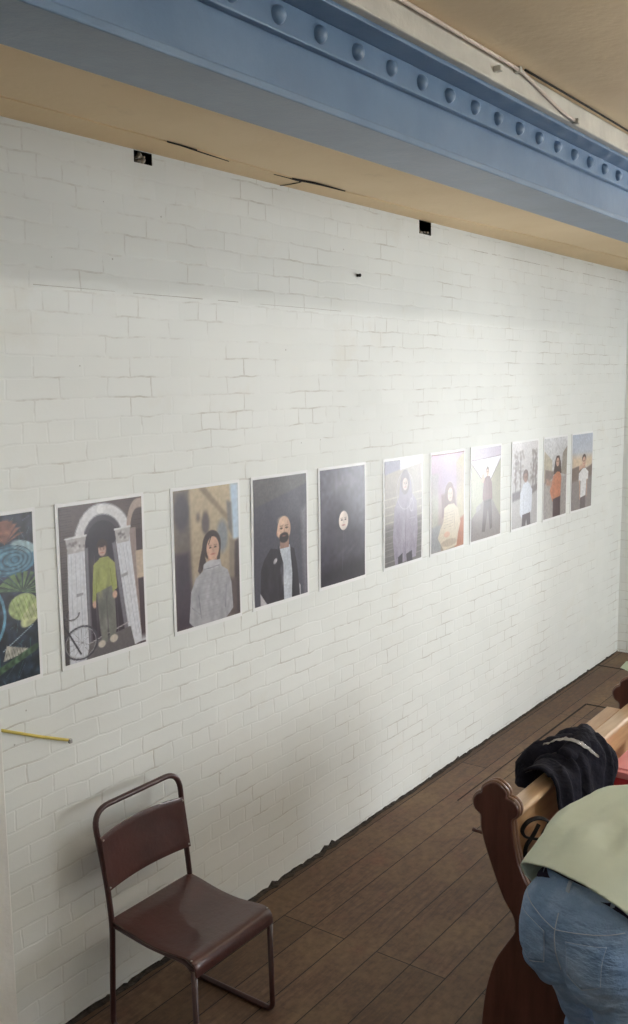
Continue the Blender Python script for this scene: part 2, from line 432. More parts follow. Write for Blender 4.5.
for k, (xa_, xb_) in enumerate(ADDED_WINS):  # frames, panes and sills of the added fill windows
    b = bmesh.new(); xm = (xa_ + xb_) / 2; zm = (SWZ[0] + SWZ[1]) / 2
    for bx in ((xa_, xa_ + .06, *SWZ), (xb_ - .06, xb_, *SWZ), (xm - .02, xm + .02, *SWZ), (xa_, xb_, SWZ[0], SWZ[0] + .06), (xa_, xb_, SWZ[1] - .06, SWZ[1]), (xa_, xb_, zm - .02, zm + .02)):
        box(b, bx[0], bx[1], Y0R - .14, Y0R - .09, bx[2], bx[3])
    w_ = struct('window_%d' % (k + 2), b, M_WHITE)
    b = bmesh.new(); box(b, xa_ + .03, xb_ - .03, Y0R - .117, Y0R - .113, SWZ[0] + .03, SWZ[1] - .03); obj('window_pane', b, M_GLASS, w_)
    b = bmesh.new(); box(b, xa_ - .05, xb_ + .05, Y0R - .15, Y0R + .08, SWZ[0] - .04, SWZ[0] + .002); obj('window_sill', b, M_WHITE, w_)
b = bmesh.new(); box(b, X0R - .2, X0R, Y0R, WALLY, 0, 3.6); struct('wall_front', b, M_WALL)
# white pier at the left end of the brick wall
b = bmesh.new(); box(b, 1.50, 1.972, 2.78, WALLY + .01, 0, 3.6)
bevel(struct('wall_pier', b, M_WHITE), .006)
# window in the far wall
b = bmesh.new()
for bx in ((y0, y0 + .06, z0, z1), (y1 - .06, y1, z0, z1), (y0, y1, z0, z0 + .06), (y0, y1, z1 - .06, z1), ((y0+y1)/2 - .03, (y0+y1)/2 + .03, z0, z1), (y0, y1, (z0+z1)/2 - .025, (z0+z1)/2 + .025)):
    box(b, FARX + .08, FARX + .13, *bx)
win = struct('window_1', b, M_WHITE)
b = bmesh.new(); box(b, FARX + .10, FARX + .104, y0 + .05, y1 - .05, z0 + .05, z1 - .05); g = obj('window_pane', b, M_GLASS, win)
b = bmesh.new(); box(b, FARX - .06, FARX + .14, y0 - .05, y1 + .05, z0 - .04, z0 + .002); obj('window_sill', b, M_WHITE, win)

# ragged dark gap where the paint stops above the floor
b = bmesh.new(); random.seed(3)
x = 1.98; top = []
while x < FARX:
    h = .004 + .009 * max(0, noise.noise((x * 3.1, 0, 0)) + .35) + random.uniform(0, .006)
    if random.random() < .07: h += random.uniform(.008, .022)
    if random.random() < .12: h = .004
    if x > 6: h *= .55
    top.append((x, h)); x += random.uniform(.008, .045)
top.append((FARX, .01))
for (xa, ha), (xb, hb) in zip(top, top[1:]):
    v = [b.verts.new(p) for p in ((xa, WALLY - .003, 0), (xb, WALLY - .003, 0), (xb, WALLY - .003, hb), (xa, WALLY - .003, ha), (xa, WALLY + .01, 0), (xb, WALLY + .01, 0), (xb, WALLY + .01, hb), (xa, WALLY + .01, ha))]
    for f in ((0, 1, 2, 3), (4, 5, 6, 7), (3, 2, 6, 7), (0, 3, 7, 4), (1, 2, 6, 5)): b.faces.new([v[i] for i in f])
struct('trim_1', b, M_RAGGED)
b = bmesh.new(); 
pts = [(1.98, .02)] ; x = 1.98; xy = []
while x < 8.6:
    xy.append((x, WALLY - .012 - random.uniform(0, .022) * (1.2 if x < 4.5 else .6))); x += random.uniform(.03, .09)
xy += [(8.6, WALLY - .01), (8.6, WALLY), (1.98, WALLY)]
prism_z(b, xy, 0, .0025); struct('trim_2', b, M_RAGGED)
# lime plaster edge strip between ceiling and wall
b = bmesh.new(); random.seed(9); xy = []
x = X0R
while x < FARX:
    xy.append((x, float(np.interp(x, [2, 3, 3.7, 4.2, 4.8, 5.3, 6.5, 7.7], [2.712, 2.722, 2.764, 2.752, 2.75, 2.712, 2.655, 2.60])) + random.uniform(-.003, .003))); x += .12
xy += [(FARX, 2.58), (FARX, WALLY + .01), (X0R, WALLY + .01)]
prism_z(b, xy, CEIL - .005, CEIL + .01); struct('trim_3', b, M_STRIP)
# open crack lines in the plaster
def crack(name, pts, wd, z):
    b = bmesh.new(); P = []
    for i, (x, y) in enumerate(pts):
        P.append((x, y, wd[i] if isinstance(wd, list) else wd))
    a = [(x, y + w_) for x, y, w_ in P] + [(x, y - w_) for x, y, w_ in P[::-1]]
    prism_z(b, a, z - .004, z + .002); struct(name, b, M_DARK)
crack('trim_4', [(2.80, 2.713), (2.88, 2.715), (2.95, 2.722), (3.06, 2.735), (3.13, 2.742), (3.20, 2.75)], [.0005, .0012, .0035, .003, .001, .0005], CEIL - .004)
crack('trim_8', [(3.52, 2.765), (3.62, 2.764), (3.69, 2.763), (3.72, 2.758), (3.78, 2.748), (3.86, 2.744), (3.95, 2.744), (4.05, 2.744)],
      [.0006, .0015, .009, .006, .008, .005, .002, .0005], CEIL - .004)
crack('trim_5', [(3.735, 2.90), (3.742, 2.878), (3.745, 2.85), (3.735, 2.82), (3.738, 2.79), (3.72, 2.765)], [.002, .010, .006, .003, .004, .010], CEIL - .004)
# chipped mortar line under the top course
b = bmesh.new(); random.seed(5)
for (xa, xb, z) in ((1.98, 4.3, 2.866), (5.2, 7.4, 3.315), (7.6, 8.5, 3.32)):
    x = xa
    while x < xb:
        L = random.uniform(.06, .2)
        if random.random() < .75: box(b, x, min(x + L, xb), WALLY - .0025, WALLY + .002, z - random.uniform(.0003, .0013), z + random.uniform(.0003, .0013))
        x += L
struct('trim_6', b, mat_simple('grey_joint_line', (.42, .40, .36), .9, .3, 30))

# ------------------------------------------------------------------ trapdoor and threshold lines in the floor
b = bmesh.new()
def linebox(p, q, wd):
    p, q = Vector((*p, 0)), Vector((*q, 0)); d = (q - p).normalized(); n = Vector((-d.y, d.x, 0)) * wd
    prism_z(b, [(p + n)[:2], (q + n)[:2], (q - n)[:2], (p - n)[:2]], .0, .0022)
linebox((5.97, 2.60), (7.12, 2.60), .007); linebox((7.12, 2.60), (7.12, 1.75), .010); linebox((5.97, 2.60), (5.97, 1.75), .006)
linebox((8.17, 2.89), (8.17, 1.6), .008); linebox((5.97, 2.60), (5.0, 2.60), .003)
struct('trim_7', b, M_DARK)

# ------------------------------------------------------------------ riveted steel beam
beam = empty('steel_beam', (1.6, 1.457, 3.129), 'blue painted riveted steel beam running under the tan ceiling', 'beam')
bx0, bx1 = X0R, FARX
b = bmesh.new(); box(b, bx0, bx1, 1.356, 1.557, 3.129, 3.149); bevel(obj('bottom_flange', b, M_BLUE, beam), .004)
b = bmesh.new(); box(b, bx0, bx1, 1.356, 1.557, 3.370, 3.382); bevel(obj('top_flange', b, M_BLUE, beam), .003)
b = bmesh.new(); box(b, bx0, bx1, 1.448, 1.466, 3.149, 3.370); obj('web', b, M_BLUE, beam)
for sgn, nm in ((-1, 'angle_bar'), (1, 'angle_bar')):
    b = bmesh.new(); ya = 1.457 + sgn * .009; yb = 1.457 + sgn * .030
    box(b, bx0, bx1, min(ya, yb), max(ya, yb), 3.298, 3.370)
    bevel(obj(nm, b, M_BLUE, beam), .004)
for sgn in (-1, 1):
    b = bmesh.new(); ya = 1.457 + sgn * .009; yb = 1.457 + sgn * .022
    box(b, bx0, bx1, min(ya, yb), max(ya, yb), 3.149, 3.165); bevel(obj('fillet_weld', b, M_BLUE, beam), .006)
b = bmesh.new()
bmesh.ops.create_uvsphere(b, u_segments=18, v_segments=12, radius=.021)
bmesh.ops.bisect_plane(b, geom=b.verts[:] + b.edges[:] + b.faces[:], plane_co=(0, .002, 0), plane_no=(0, 1, 0), clear_outer=True)
for v in b.verts: v.co.y *= .95
r0 = obj('rivet', b, M_BLUE, beam, smooth=True); r0.matrix_parent_inverse = Matrix()
rx = [2.0 + .1614 * k for k in range(-6, 34)]
for i, x in enumerate(rx):
    o = r0 if i == 0 else r0.copy()
    if i: COL.objects.link(o)
    o.parent = beam; o.location = (x - 1.6, 1.4265 - 1.457, 3.3335 - 3.129)
# cream timber plate above the beam
b = bmesh.new(); box(b, bx0, bx1, 1.332, 1.60, 3.382, 3.452)
o = obj('timber_plate', b, M_CREAM); bevel(o, .005); tag(o, 'cream painted timber plate packed between blue beam and ceiling', 'timber')
# ceiling conduit and its clip
cd = bmesh.new()
Hc = 3.444
tube(cd, smooth_path([(1.0, 1.318, Hc), (1.8, 1.318, Hc), (2.6, 1.319, Hc), (2.88, 1.318, Hc - .002), (2.96, 1.322, Hc - .006), (3.08, 1.326, Hc - .022), (3.24, 1.325, Hc - .048), (3.36, 1.322, Hc - .058)], 5), .0055, 8)
o = obj('conduit', cd, M_CABLE, smooth=True); tag(o, 'thin painted cable conduit clipped along the ceiling edge above the beam', 'conduit')
cd = bmesh.new(); tube(cd, smooth_path([(2.92, 1.312, Hc + .004), (3.4, 1.309, Hc + .004), (4.0, 1.312, Hc + .005), (4.6, 1.31, Hc + .004)], 5), .0035, 6)
tag(obj('cable', cd, M_DARK, smooth=True), 'thin dark cable running on from the conduit bend along ceiling edge', 'cable')
for (x, dz) in ((2.885, -.002), (3.36, -.058), (2.75, -.03)):
    cb_ = bmesh.new(); box(cb_, x - .009, x + .009, 1.308, 1.333, Hc + dz - .009, Hc + dz + .008)
    o = obj('cable_clip', cb_, M_CREAM); bevel(o, .003)
    tag(o, {2.885: 'small cream clip at the bend of the conduit above the beam', 3.36: 'small cream clip at the low end of the sloping conduit', 2.75: 'small cream knob on the timber plate just left of the conduit bend'}[x], 'clip', 'clips on the timber plate')

# ------------------------------------------------------------------ ceiling lights (behind the camera's right shoulder)
def light_fixture(x, y, label):
    t = empty('ceiling_light', (x, y, 3.452), label, 'light', 'fluorescent ceiling lights')
    b = bmesh.new(); box(b, x - .62, x + .62, y - .030, y + .030, 3.362, 3.388); bevel(obj('housing', b, M_WHITE, t), .006)
    for s in (-1, 1):
        b = bmesh.new(); tube(b, [(x + s * .4, y, 3.385), (x + s * .4, y, 3.452)], .006, 8); obj('hanger_rod', b, M_STEEL, t, smooth=True)
    b = bmesh.new(); tube(b, [(x - .6, y, 3.335), (x + .6, y, 3.335)], .020, 14); obj('tube', b, M_TUBE, t, smooth=True)
    for s in (-1, 1):
        b = bmesh.new(); box(b, x + s * .61 - .012, x + s * .61 + .012, y - .026, y + .026, 3.308, 3.364); obj('end_cap', b, M_WHITE, t)
LIGHTS = ((0.9, .08), (2.7, .08), (4.6, .08), (6.6, .08), (2.6, -2.0), (5.6, -2.0), (-0.9, .08))  # last batten added behind the camera to lift left wall and jeans
for i, (x, y) in enumerate(LIGHTS):
    light_fixture(x, y, 'white fluorescent batten light on the ceiling, ' + ('second from the front wall beside the beam', 'middle one of the five beside the beam', 'second from the back wall beside the beam', 'nearest the back wall beside the beam', 'nearer the front wall by the added windows', 'nearer the back wall by the added windows', 'added for fill nearest the front wall beside the beam')[i])

# ------------------------------------------------------------------ printed photographs: painted pixel by pixel on a fine grid
PW, PH = 105, 150
class Canvas:
    def __init__(s, c, c2=None, seed=1):
        s.u, s.v = np.meshgrid((np.arange(PW) + .5) / PW, (np.arange(PH) + .5) / PH)
        c = np.array(c, float) / 255; c2 = c if c2 is None else np.array(c2, float) / 255
        s.a = c[None, None] * (1 - s.v[..., None]) + c2[None, None] * s.v[..., None]
        s.rng = np.random.RandomState(seed)
    def put(s, d, col, soft=.006, alpha=1.0):
        m = np.clip(.5 - d / soft, 0, 1)[..., None] * alpha
        s.a = s.a * (1 - m) + np.array(col, float) / 255 * m; return s
    def ell(s, x, y, rx, ry, col, soft=.008, alpha=1.0, ang=0):
        ca, sa = math.cos(ang), math.sin(ang); U = (s.u - x) * .7; V = (s.v - y)
        p = (U * ca + V * sa) / (rx * .7); q = (-U * sa + V * ca) / ry
        d = (np.sqrt(p * p + q * q) - 1) * min(rx * .7, ry); return s.put(d, col, soft, alpha)
    def ring(s, x, y, rx, ry, wd, col, alpha=1.0, vmax=9, vmin=-9):
        U = (s.u - x) / rx; V = (s.v - y) / ry; d = np.abs(np.sqrt(U * U + V * V) - 1) * min(rx * .7, ry) - wd
        d = np.where((s.v > vmax) | (s.v < vmin), 1, d); return s.put(d, col, .006, alpha)
    def poly(s, pts, col, soft=.006, alpha=1.0):
        U = s.u * .7; P = [(x * .7, y) for x, y in pts]; n = len(P)
        ins = np.zeros(U.shape, bool); dist = np.full(U.shape, 9.)
        for i in range(n):
            x1, y1 = P[i]; x2, y2 = P[(i + 1) % n]
            dx, dy = x2 - x1, y2 - y1
            t = np.clip(((U - x1) * dx + (s.v - y1) * dy) / (dx * dx + dy * dy + 1e-12), 0, 1)
            dist = np.minimum(dist, np.hypot(U - x1 - t * dx, s.v - y1 - t * dy))
            c = ((y1 > s.v) != (y2 > s.v)) & (U < (x2 - x1) * (s.v - y1) / (y2 - y1 + 1e-12) + x1); ins ^= c
        return s.put(np.where(ins, -dist, dist), col, soft, alpha)
    def line(s, p, q, wd, col, alpha=1.0):
        x1, y1, x2, y2 = p[0] * .7, p[1], q[0] * .7, q[1]; dx, dy = x2 - x1, y2 - y1
        t = np.clip(((s.u * .7 - x1) * dx + (s.v - y1) * dy) / (dx * dx + dy * dy + 1e-12), 0, 1)
        return s.put(np.hypot(s.u * .7 - x1 - t * dx, s.v - y1 - t * dy) - wd, col, .005, alpha)
    def mottle(s, amt, cell=6, mask=None):
        n = s.rng.rand(PH // cell + 3, PW // cell + 3)
        yi = np.arange(PH) / cell; xi = np.arange(PW) / cell
        y0_ = yi.astype(int); x0_ = xi.astype(int); fy = (yi - y0_)[:, None]; fx = (xi - x0_)[None]
        g = lambda a, b_: n[np.ix_(y0_ + a, x0_ + b_)]
        v = (g(0,0)*(1-fy)+g(1,0)*fy)*(1-fx) + (g(0,1)*(1-fy)+g(1,1)*fy)*fx
        k = 1 + amt * (v - .5) * 2
        if mask is not None: k = 1 + (k - 1) * mask
        s.a = s.a * k[..., None]; return s
    def blur(s, n):
        for _ in range(n):
            p = np.pad(s.a, ((1,1),(1,1),(0,0)), 'edge')
            s.a = (p[:-2,1:-1] + p[2:,1:-1] + p[1:-1,:-2] + p[1:-1,2:] + 2 * p[1:-1,1:-1]) / 6
        return s
    def linear(s):
        a = np.clip((s.a - .5) * 1.06 + .495, 0, 1); m_ = a.mean(-1, keepdims=True); a = m_ + (a - m_) * .88; return np.where(a <= .04045, a / 12.92, ((a + .055) / 1.055) ** 2.4)
SK = (205, 165, 140)
def folds(c, x0, x1, y0, y1, n, dark, light, seed=1):
    r = np.random.RandomState(seed)
    for k in range(n):
        x = x0 + (x1 - x0) * r.rand(); y = y0 + (y1 - y0) * r.rand(); L = .03 + .07 * r.rand(); a = r.normal() * .35
        c.ell(x, y, .012 + .02 * r.rand(), L, dark if k % 2 else light, .03, .35, ang=a)
def face(c, x, y, rx, ry, skin=SK, beard=False, dark=(60, 40, 38)):
    c.ell(x, y, rx, ry, skin, .006)
    c.ell(x + rx * .45, y + ry * .1, rx * .5, ry * .8, tuple(v * .86 for v in skin), .03, .5)
    for s in (-1, 1):
        c.ell(x + s * rx * .40, y - ry * .08, rx * .20, ry * .06, dark, .004); c.line((x + s * rx * .2, y - ry * .25), (x + s * rx * .62, y - ry * .25), .0022, dark, .8)
    c.line((x, y - ry * .05), (x + rx * .06, y + ry * .25), .003, tuple(v * .75 for v in skin), .8)
    if beard:
        c.ell(x, y + ry * .66, rx * .72, ry * .40, (52, 40, 42), .012); c.ell(x, y + ry * .40, rx * .5, ry * .09, (52, 40, 42))
        c.ell(x, y + ry * .52, rx * .26, ry * .05, (150, 95, 90))
    else: c.ell(x, y + ry * .48, rx * .30, ry * .06, (170, 95, 90))

def p_floral():
    c = Canvas((40, 42, 58), (38, 52, 66), 2); c.mottle(.45, 5)
    r = c.rng
    for k in range(110):
        x, y = r.rand(), r.rand(); a = r.rand() * 6.28; L = .04 + .08 * r.rand()
        c.line((x, y), (x + L * math.cos(a), y + L * math.sin(a)), .0022, (62 + 30 * r.rand(), 92 + 40 * r.rand(), 112 + 30 * r.rand()), .7)
    for a in np.linspace(-2.6, -.4, 9): c.poly([(.70, .17), (.70 + .17 * math.cos(a) - .02, .17 + .14 * math.sin(a)), (.70 + .17 * math.cos(a) + .04, .17 + .14 * math.sin(a))], (140, 88, 70), .008)
    c.ell(.76, .27, .27, .095, (70, 122, 150)); c.ell(.90, .20, .14, .035, (150, 180, 190), ang=.3)
    for k in range(7): c.ring(.74 + .01 * k, .27, .24 - .033 * k, .085 - .011 * k, .003, (60 + 30 * (k % 2), 88 + 46 * (k % 2), 108 + 46 * (k % 2)))
    for k in range(12):
        a = -2.9 + k * .28; c.poly([(.86, .47), (.86 + .28 * math.cos(a), .47 + .12 * math.sin(a)), (.86 + .26 * math.cos(a + .2), .47 + .12 * math.sin(a + .2))], (104, 134, 84) if k % 2 else (78, 108, 72), .008)
    c.ell(.86, .56, .16, .08, (160, 176, 116)); c.ell(.94, .62, .14, .05, (186, 192, 142), ang=-.6)
    for k in range(6): c.line((.74 + k * .04, .50), (.82 + k * .04, .64), .002, (110, 140, 60), .8)
    c.ell(.36, .56, .24, .17, (214, 198, 206), .02); c.ring(.36, .58, .30, .22, .010, (96, 150, 178)); c.ell(.30, .54, .12, .09, (190, 150, 165), .03)
    c.line((.62, .80), (.95, .68), .003, (150, 170, 180)); c.poly([(.66, .77), (.62, .86), (.94, .83)], (172, 170, 160))
    for k in range(8): c.line((.64 + .03 * k, .80), (.66 + .03 * k, .85), .0018, (110, 110, 100))
    for k in range(14): c.ell(.50 + .035 * k, .93 - .008 * k, .05, .02, (62, 88, 66) if k % 2 else (84, 116, 84), ang=-.5)
    c.ell(.15, .2, .2, .1, (150, 70, 70)); c.ell(.1, .85, .2, .1, (90, 130, 160))
    return c.mottle(.2, 3)
def p_doorway():
    c = Canvas((92, 74, 72), (78, 74, 74), 3)
    for k in range(60): c.line((0, k / 60), (.14, k / 60 - .003), .0015, (58, 46, 50), .8); c.line((.84, k / 60), (1, k / 60), .0015, (58, 46, 50), .5)
    c.poly([(.24, .22), (.80, .22), (.88, 1.0), (.24, 1.0)], (52, 38, 52)); c.ell(.53, .24, .27, .19, (70, 62, 72)); c.ell(.53, .28, .23, .16, (46, 34, 50))
    c.ring(.53, .245, .31, .20, .036, (212, 212, 216), vmax=.26); c.ring(.53, .245, .37, .235, .004, (150, 148, 155), vmax=.26); c.ring(.53, .245, .25, .165, .004, (140, 138, 146), vmax=.26)
    c.ell(.53, .045, .05, .03, (225, 225, 228)); c.ring(1.0, .2, .13, .16, .018, (170, 150, 140), vmax=.25)
    c.poly([(.88, .22), (1, .22), (1, 1), (.93, 1)], (74, 56, 62)); c.poly([(.86, .2), (.96, .2), (.99, .95), (.93, .98)], (150, 132, 128)); c.poly([(.95, .36), (1, .36), (1, .55), (.96, .55)], (190, 170, 150))
    c.poly([(.08, .28), (.30, .26), (.29, 1.0), (.05, 1.0)], (206, 208, 216)); c.poly([(.70, .26), (.88, .24), (1.0, .985), (.84, 1.0)], (206, 208, 216))
    for (x, y, w_) in ((.19, .25, .13), (.79, .24, .10)):
        c.poly([(x - w_, y - .05), (x + w_, y - .055), (x + w_ * .8, y + .045), (x - w_ * .8, y + .05)], (176, 172, 174))
        c.line((x - w_, y - .047), (x + w_, y - .052), .006, (212, 212, 214))
        for k in range(16): c.ell(x - w_ * .8 + c.rng.rand() * w_ * 1.6, y - .025 + .06 * c.rng.rand(), .016, .010, (112, 104, 108) if k % 2 else (206, 204, 206), .01, .7)
    c.poly([(.30, .28), (.335, .28), (.33, .95), (.29, .97)], (120, 118, 126), .01); c.poly([(.655, .28), (.70, .27), (.84, .96), (.79, .97)], (118, 114, 124), .01)
    for (xa, xb) in ((.12, .10), (.17, .155), (.22, .21), (.26, .255)): c.line((xa, .32), (xb, .92), .0022, (172, 176, 188), .8)
    for (xa, xb) in ((.74, .87), (.79, .92), (.83, .965)): c.line((xa, .30), (xb, .92), .0022, (172, 176, 188), .8)
    c.poly([(.16, .56), (.25, .56), (.25, .575), (.16, .58)], (150, 150, 158)); c.poly([(.755, .50), (.84, .49), (.84, .51), (.755, .52)], (150, 150, 158))
    for x in (.33, .42, .68): c.line((x, .34), (x + .01, .92), .002, (120, 110, 118), .7)
    c.poly([(.30, .9), (.85, .86), (.9, 1.0), (.25, 1.0)], (104, 98, 100)); c.line((.3, .9), (.82, .83), .004, (170, 165, 165))
    c.poly([(.43, .56), (.66, .55), (.67, .85), (.63, .92), (.58, .91), (.56, .72), (.555, .92), (.47, .92), (.45, .75)], (116, 116, 108)); c.line((.56, .62), (.565, .9), .003, (70, 70, 68))
    c.poly([(.40, .40), (.50, .36), (.60, .36), (.68, .41), (.70, .58), (.64, .60), (.63, .555), (.43, .585), (.42, .65), (.37, .64), (.385, .5)], (160, 166, 86)); c.line((.44, .45), (.43, .57), .003, (128, 140, 56)); c.line((.62, .44), (.64, .56), .003, (128, 140, 56))
    folds(c, .44, .66, .42, .54, 12, (128, 136, 62), (184, 190, 110)); folds(c, .48, .64, .6, .88, 12, (84, 84, 80), (140, 140, 132))
    c.ell(.395, .655, .025, .025, SK); c.ell(.665, .62, .03, .026, SK)
    c.ell(.475, .925, .05, .024, (196, 186, 172)); c.ell(.63, .91, .05, .026, (196, 186, 172))
    c.ell(.525, .285, .07, .045, (58, 40, 40)); face(c, .53, .31, .048, .042, (196, 160, 145)); c.ell(.525, .272, .06, .022, (58, 40, 40))
    c.ring(.20, .88, .21, .105, .0055, (70, 66, 76)); c.ring(.20, .88, .19, .095, .002, (160, 160, 165))
    for k in range(12): c.line((.20, .88), (.20 + .18 * math.cos(k * .52), .88 + .09 * math.sin(k * .52)), .0012, (120, 118, 124), .8)
    c.line((0, .74), (.18, .95), .006, (50, 46, 56)); c.line((0, .72), (.06, .66), .005, (60, 52, 60)); c.ring(.10, .68, .08, .04, .004, (90, 84, 92), vmin=.68)
    u = (np.arange(PW) + .5) / PW; t = np.clip((u - .2) / .25, 0, 1); sm = np.clip(u + .045 * t, 0, 1)
    c.a = c.a[:, np.clip((sm * PW).astype(int), 0, PW - 1)]
    return c.mottle(.05, 2)
def p_greysweater():
    c = Canvas((188, 170, 138), (150, 134, 116), 4)
    c.poly([(0, 0), (.22, 0), (.26, 1), (0, 1)], (108, 96, 90), .03); c.ell(.11, .16, .10, .13, (72, 64, 72), .03); c.poly([(0, .45), (.2, .45), (.25, 1), (0, 1)], (66, 52, 66), .04)
    c.poly([(.36, 0), (.46, 0), (.9, .28), (.9, .33)], (142, 126, 104), .015); c.ell(.46, .26, .06, .085, (96, 84, 84), .02); c.ell(.72, .38, .09, .12, (130, 136, 142), .03); c.ell(.35, .21, .025, .03, (110, 98, 94), .02)
    c.poly([(.86, 0), (1, 0), (1, .42), (.90, .42)], (176, 196, 216), .02); c.poly([(.80, .12), (.88, .14), (.89, .4), (.82, .33)], (120, 116, 114), .02); c.poly([(.92, .44), (1, .42), (1, 1), (.90, 1)], (70, 58, 62), .02); c.poly([(.84, .4), (.93, .43), (.9, .9), (.82, .8)], (136, 124, 110), .02)
    c.poly([(.78, .7), (.95, .72), (.95, 1), (.7, 1)], (96, 82, 82), .03)
    c.blur(3)
    c.ell(.55, .43, .145, .11, (62, 46, 46), .01); c.poly([(.41, .42), (.46, .56), (.36, .63), (.33, .60), (.37, .5)], (62, 46, 46), .01); c.poly([(.64, .42), (.69, .46), (.67, .56), (.62, .56)], (62, 46, 46), .01)
    c.poly([(.49, .50), (.62, .50), (.63, .58), (.47, .58)], (176, 132, 112))
    face(c, .565, .455, .098, .088, (208, 166, 142)); c.line((.545, .36), (.50, .42), .004, (62, 46, 46)); 
    c.poly([(.42, .56), (.68, .545), (.70, .60), (.80, .64), (.86, .74), (.88, .94), (.76, 1.0), (.24, 1.0), (.18, .96), (.22, .74), (.30, .65), (.40, .61)], (164, 164, 170))
    c.ell(.54, .575, .125, .035, (178, 178, 184)); c.line((.42, .60), (.66, .59), .003, (126, 126, 134)); c.line((.33, .78), (.36, .95), .004, (124, 124, 132)); c.line((.77, .75), (.75, .92), .004, (124, 124, 132)); c.line((.23, .86), (.34, .92), .004, (130, 130, 138))
    folds(c, .28, .82, .66, .95, 30, (134, 134, 144), (188, 188, 194))
    for k in range(14): c.line((.30, .65 + k * .024), (.80, .64 + k * .024), .0014, (148, 148, 156), .5)
    return c.mottle(.05, 3)
def p_bald():
    c = Canvas((92, 88, 90), (70, 68, 80), 5); c.poly([(0, .22), (1, .08), (1, 1), (0, 1)], (76, 74, 88), .02); c.poly([(.88, .3), (1, .25), (1, 1), (.93, 1)], (112, 108, 120), .05)
    c.poly([(.30, .56), (.44, .58), (.58, .56), (.74, .60), (.80, .75), (.84, 1), (.10, 1), (.12, .72), (.18, .64)], (46, 40, 52)); c.poly([(.10, .9), (.18, .97), (.22, 1), (.1, 1)], (190, 186, 190)); c.poly([(.83, .9), (.86, .92), (.86, 1), (.84, 1)], (170, 170, 176))
    c.poly([(.46, .56), (.66, .56), (.72, .80), (.73, 1), (.52, 1), (.52, .75)], (186, 192, 202)); c.poly([(.47, .50), (.64, .50), (.64, .58), (.47, .58)], (158, 122, 108))
    c.poly([(.44, .55), (.53, .70), (.53, 1.0), (.44, 1)], (38, 32, 44)); c.poly([(.66, .56), (.72, .72), (.75, 1), (.68, 1.0), (.70, .8)], (38, 32, 44)); c.ell(.38, .67, .04, .018, (200, 196, 200), ang=-.7)
    folds(c, .18, .42, .65, .95, 14, (32, 26, 38), (66, 60, 74)); folds(c, .54, .68, .62, .95, 8, (160, 168, 182), (204, 208, 216))
    c.ell(.425, .45, .02, .028, (176, 134, 118)); face(c, .545, .425, .125, .105, (206, 170, 146), True); c.ell(.52, .355, .09, .035, (216, 184, 160), .02, .7)
    return c.mottle(.07, 2)
def p_darkface():
    c = Canvas((96, 92, 108), (60, 54, 72), 6); c.ell(.40, .16, .12, .07, (128, 124, 136), .1, .7); c.ell(.62, .15, .1, .05, (120, 114, 128), .1, .6); c.ell(.5, .62, .36, .42, (56, 50, 66), .12, .7)
    c.poly([(0, .86), (1, .82), (1, 1), (0, 1)], (36, 28, 44), .1); c.ell(.49, .44, .16, .13, (52, 46, 62), .03); face(c, .49, .46, .105, .085, (222, 208, 198)); c.line((.49, .55), (.46, .9), .004, (88, 80, 98), .6)
    for k in range(5): c.ell(.3 + .1 * k, .72 + .03 * (k % 2), .08, .012, (84, 78, 94), .03, .4, ang=-.4)
    return c.mottle(.12, 5)
def p_longcoat():
    c = Canvas((168, 160, 152), (130, 126, 124), 7); c.poly([(0, .0), (.4, .0), (.4, .09), (0, .13)], (140, 138, 158), .02); c.poly([(.4, 0), (1, 0), (1, .05), (.4, .1)], (206, 208, 224), .02)
    for k in range(9): c.line((0, .36 + k * .075), (1, .33 + k * .075), .006, (190, 184, 172), .6)
    c.poly([(0, .62), (1, .58), (1, 1), (0, 1)], (92, 88, 90), .05, .6)
    for k in range(6): c.line((0, .66 + k * .06), (1, .63 + k * .06), .004, (152, 148, 146), .6)
    c.poly([(.40, .20), (.50, .13), (.62, .14), (.70, .24), (.72, .34), (.84, .42), (.88, .70), (.84, .97), (.26, 1.0), (.20, .75), (.24, .45), (.36, .36)], (146, 138, 156), .01)  # coat colour lightened to carry the glare on this sheet
    folds(c, .3, .82, .4, .92, 30, (118, 110, 130), (172, 166, 182))
    c.ring(.53, .3, .22, .18, .003, (190, 184, 196)); c.ell(.53, .22, .12, .12, (124, 112, 120)); face(c, .53, .24, .07, .06, (206, 186, 178)); c.line((.55, .45), (.53, .95), .004, (110, 102, 120)); c.ring(.70, .45, .05, .06, .005, (176, 170, 184)); c.line((.64, .58), (.80, .58), .005, (160, 152, 168))
    c.poly([(.34, .93), (.46, .9), (.46, 1), (.34, 1)], (62, 54, 66)); c.poly([(.56, .92), (.72, .9), (.74, 1), (.58, 1)], (62, 54, 66))
    return c.mottle(.05, 2)
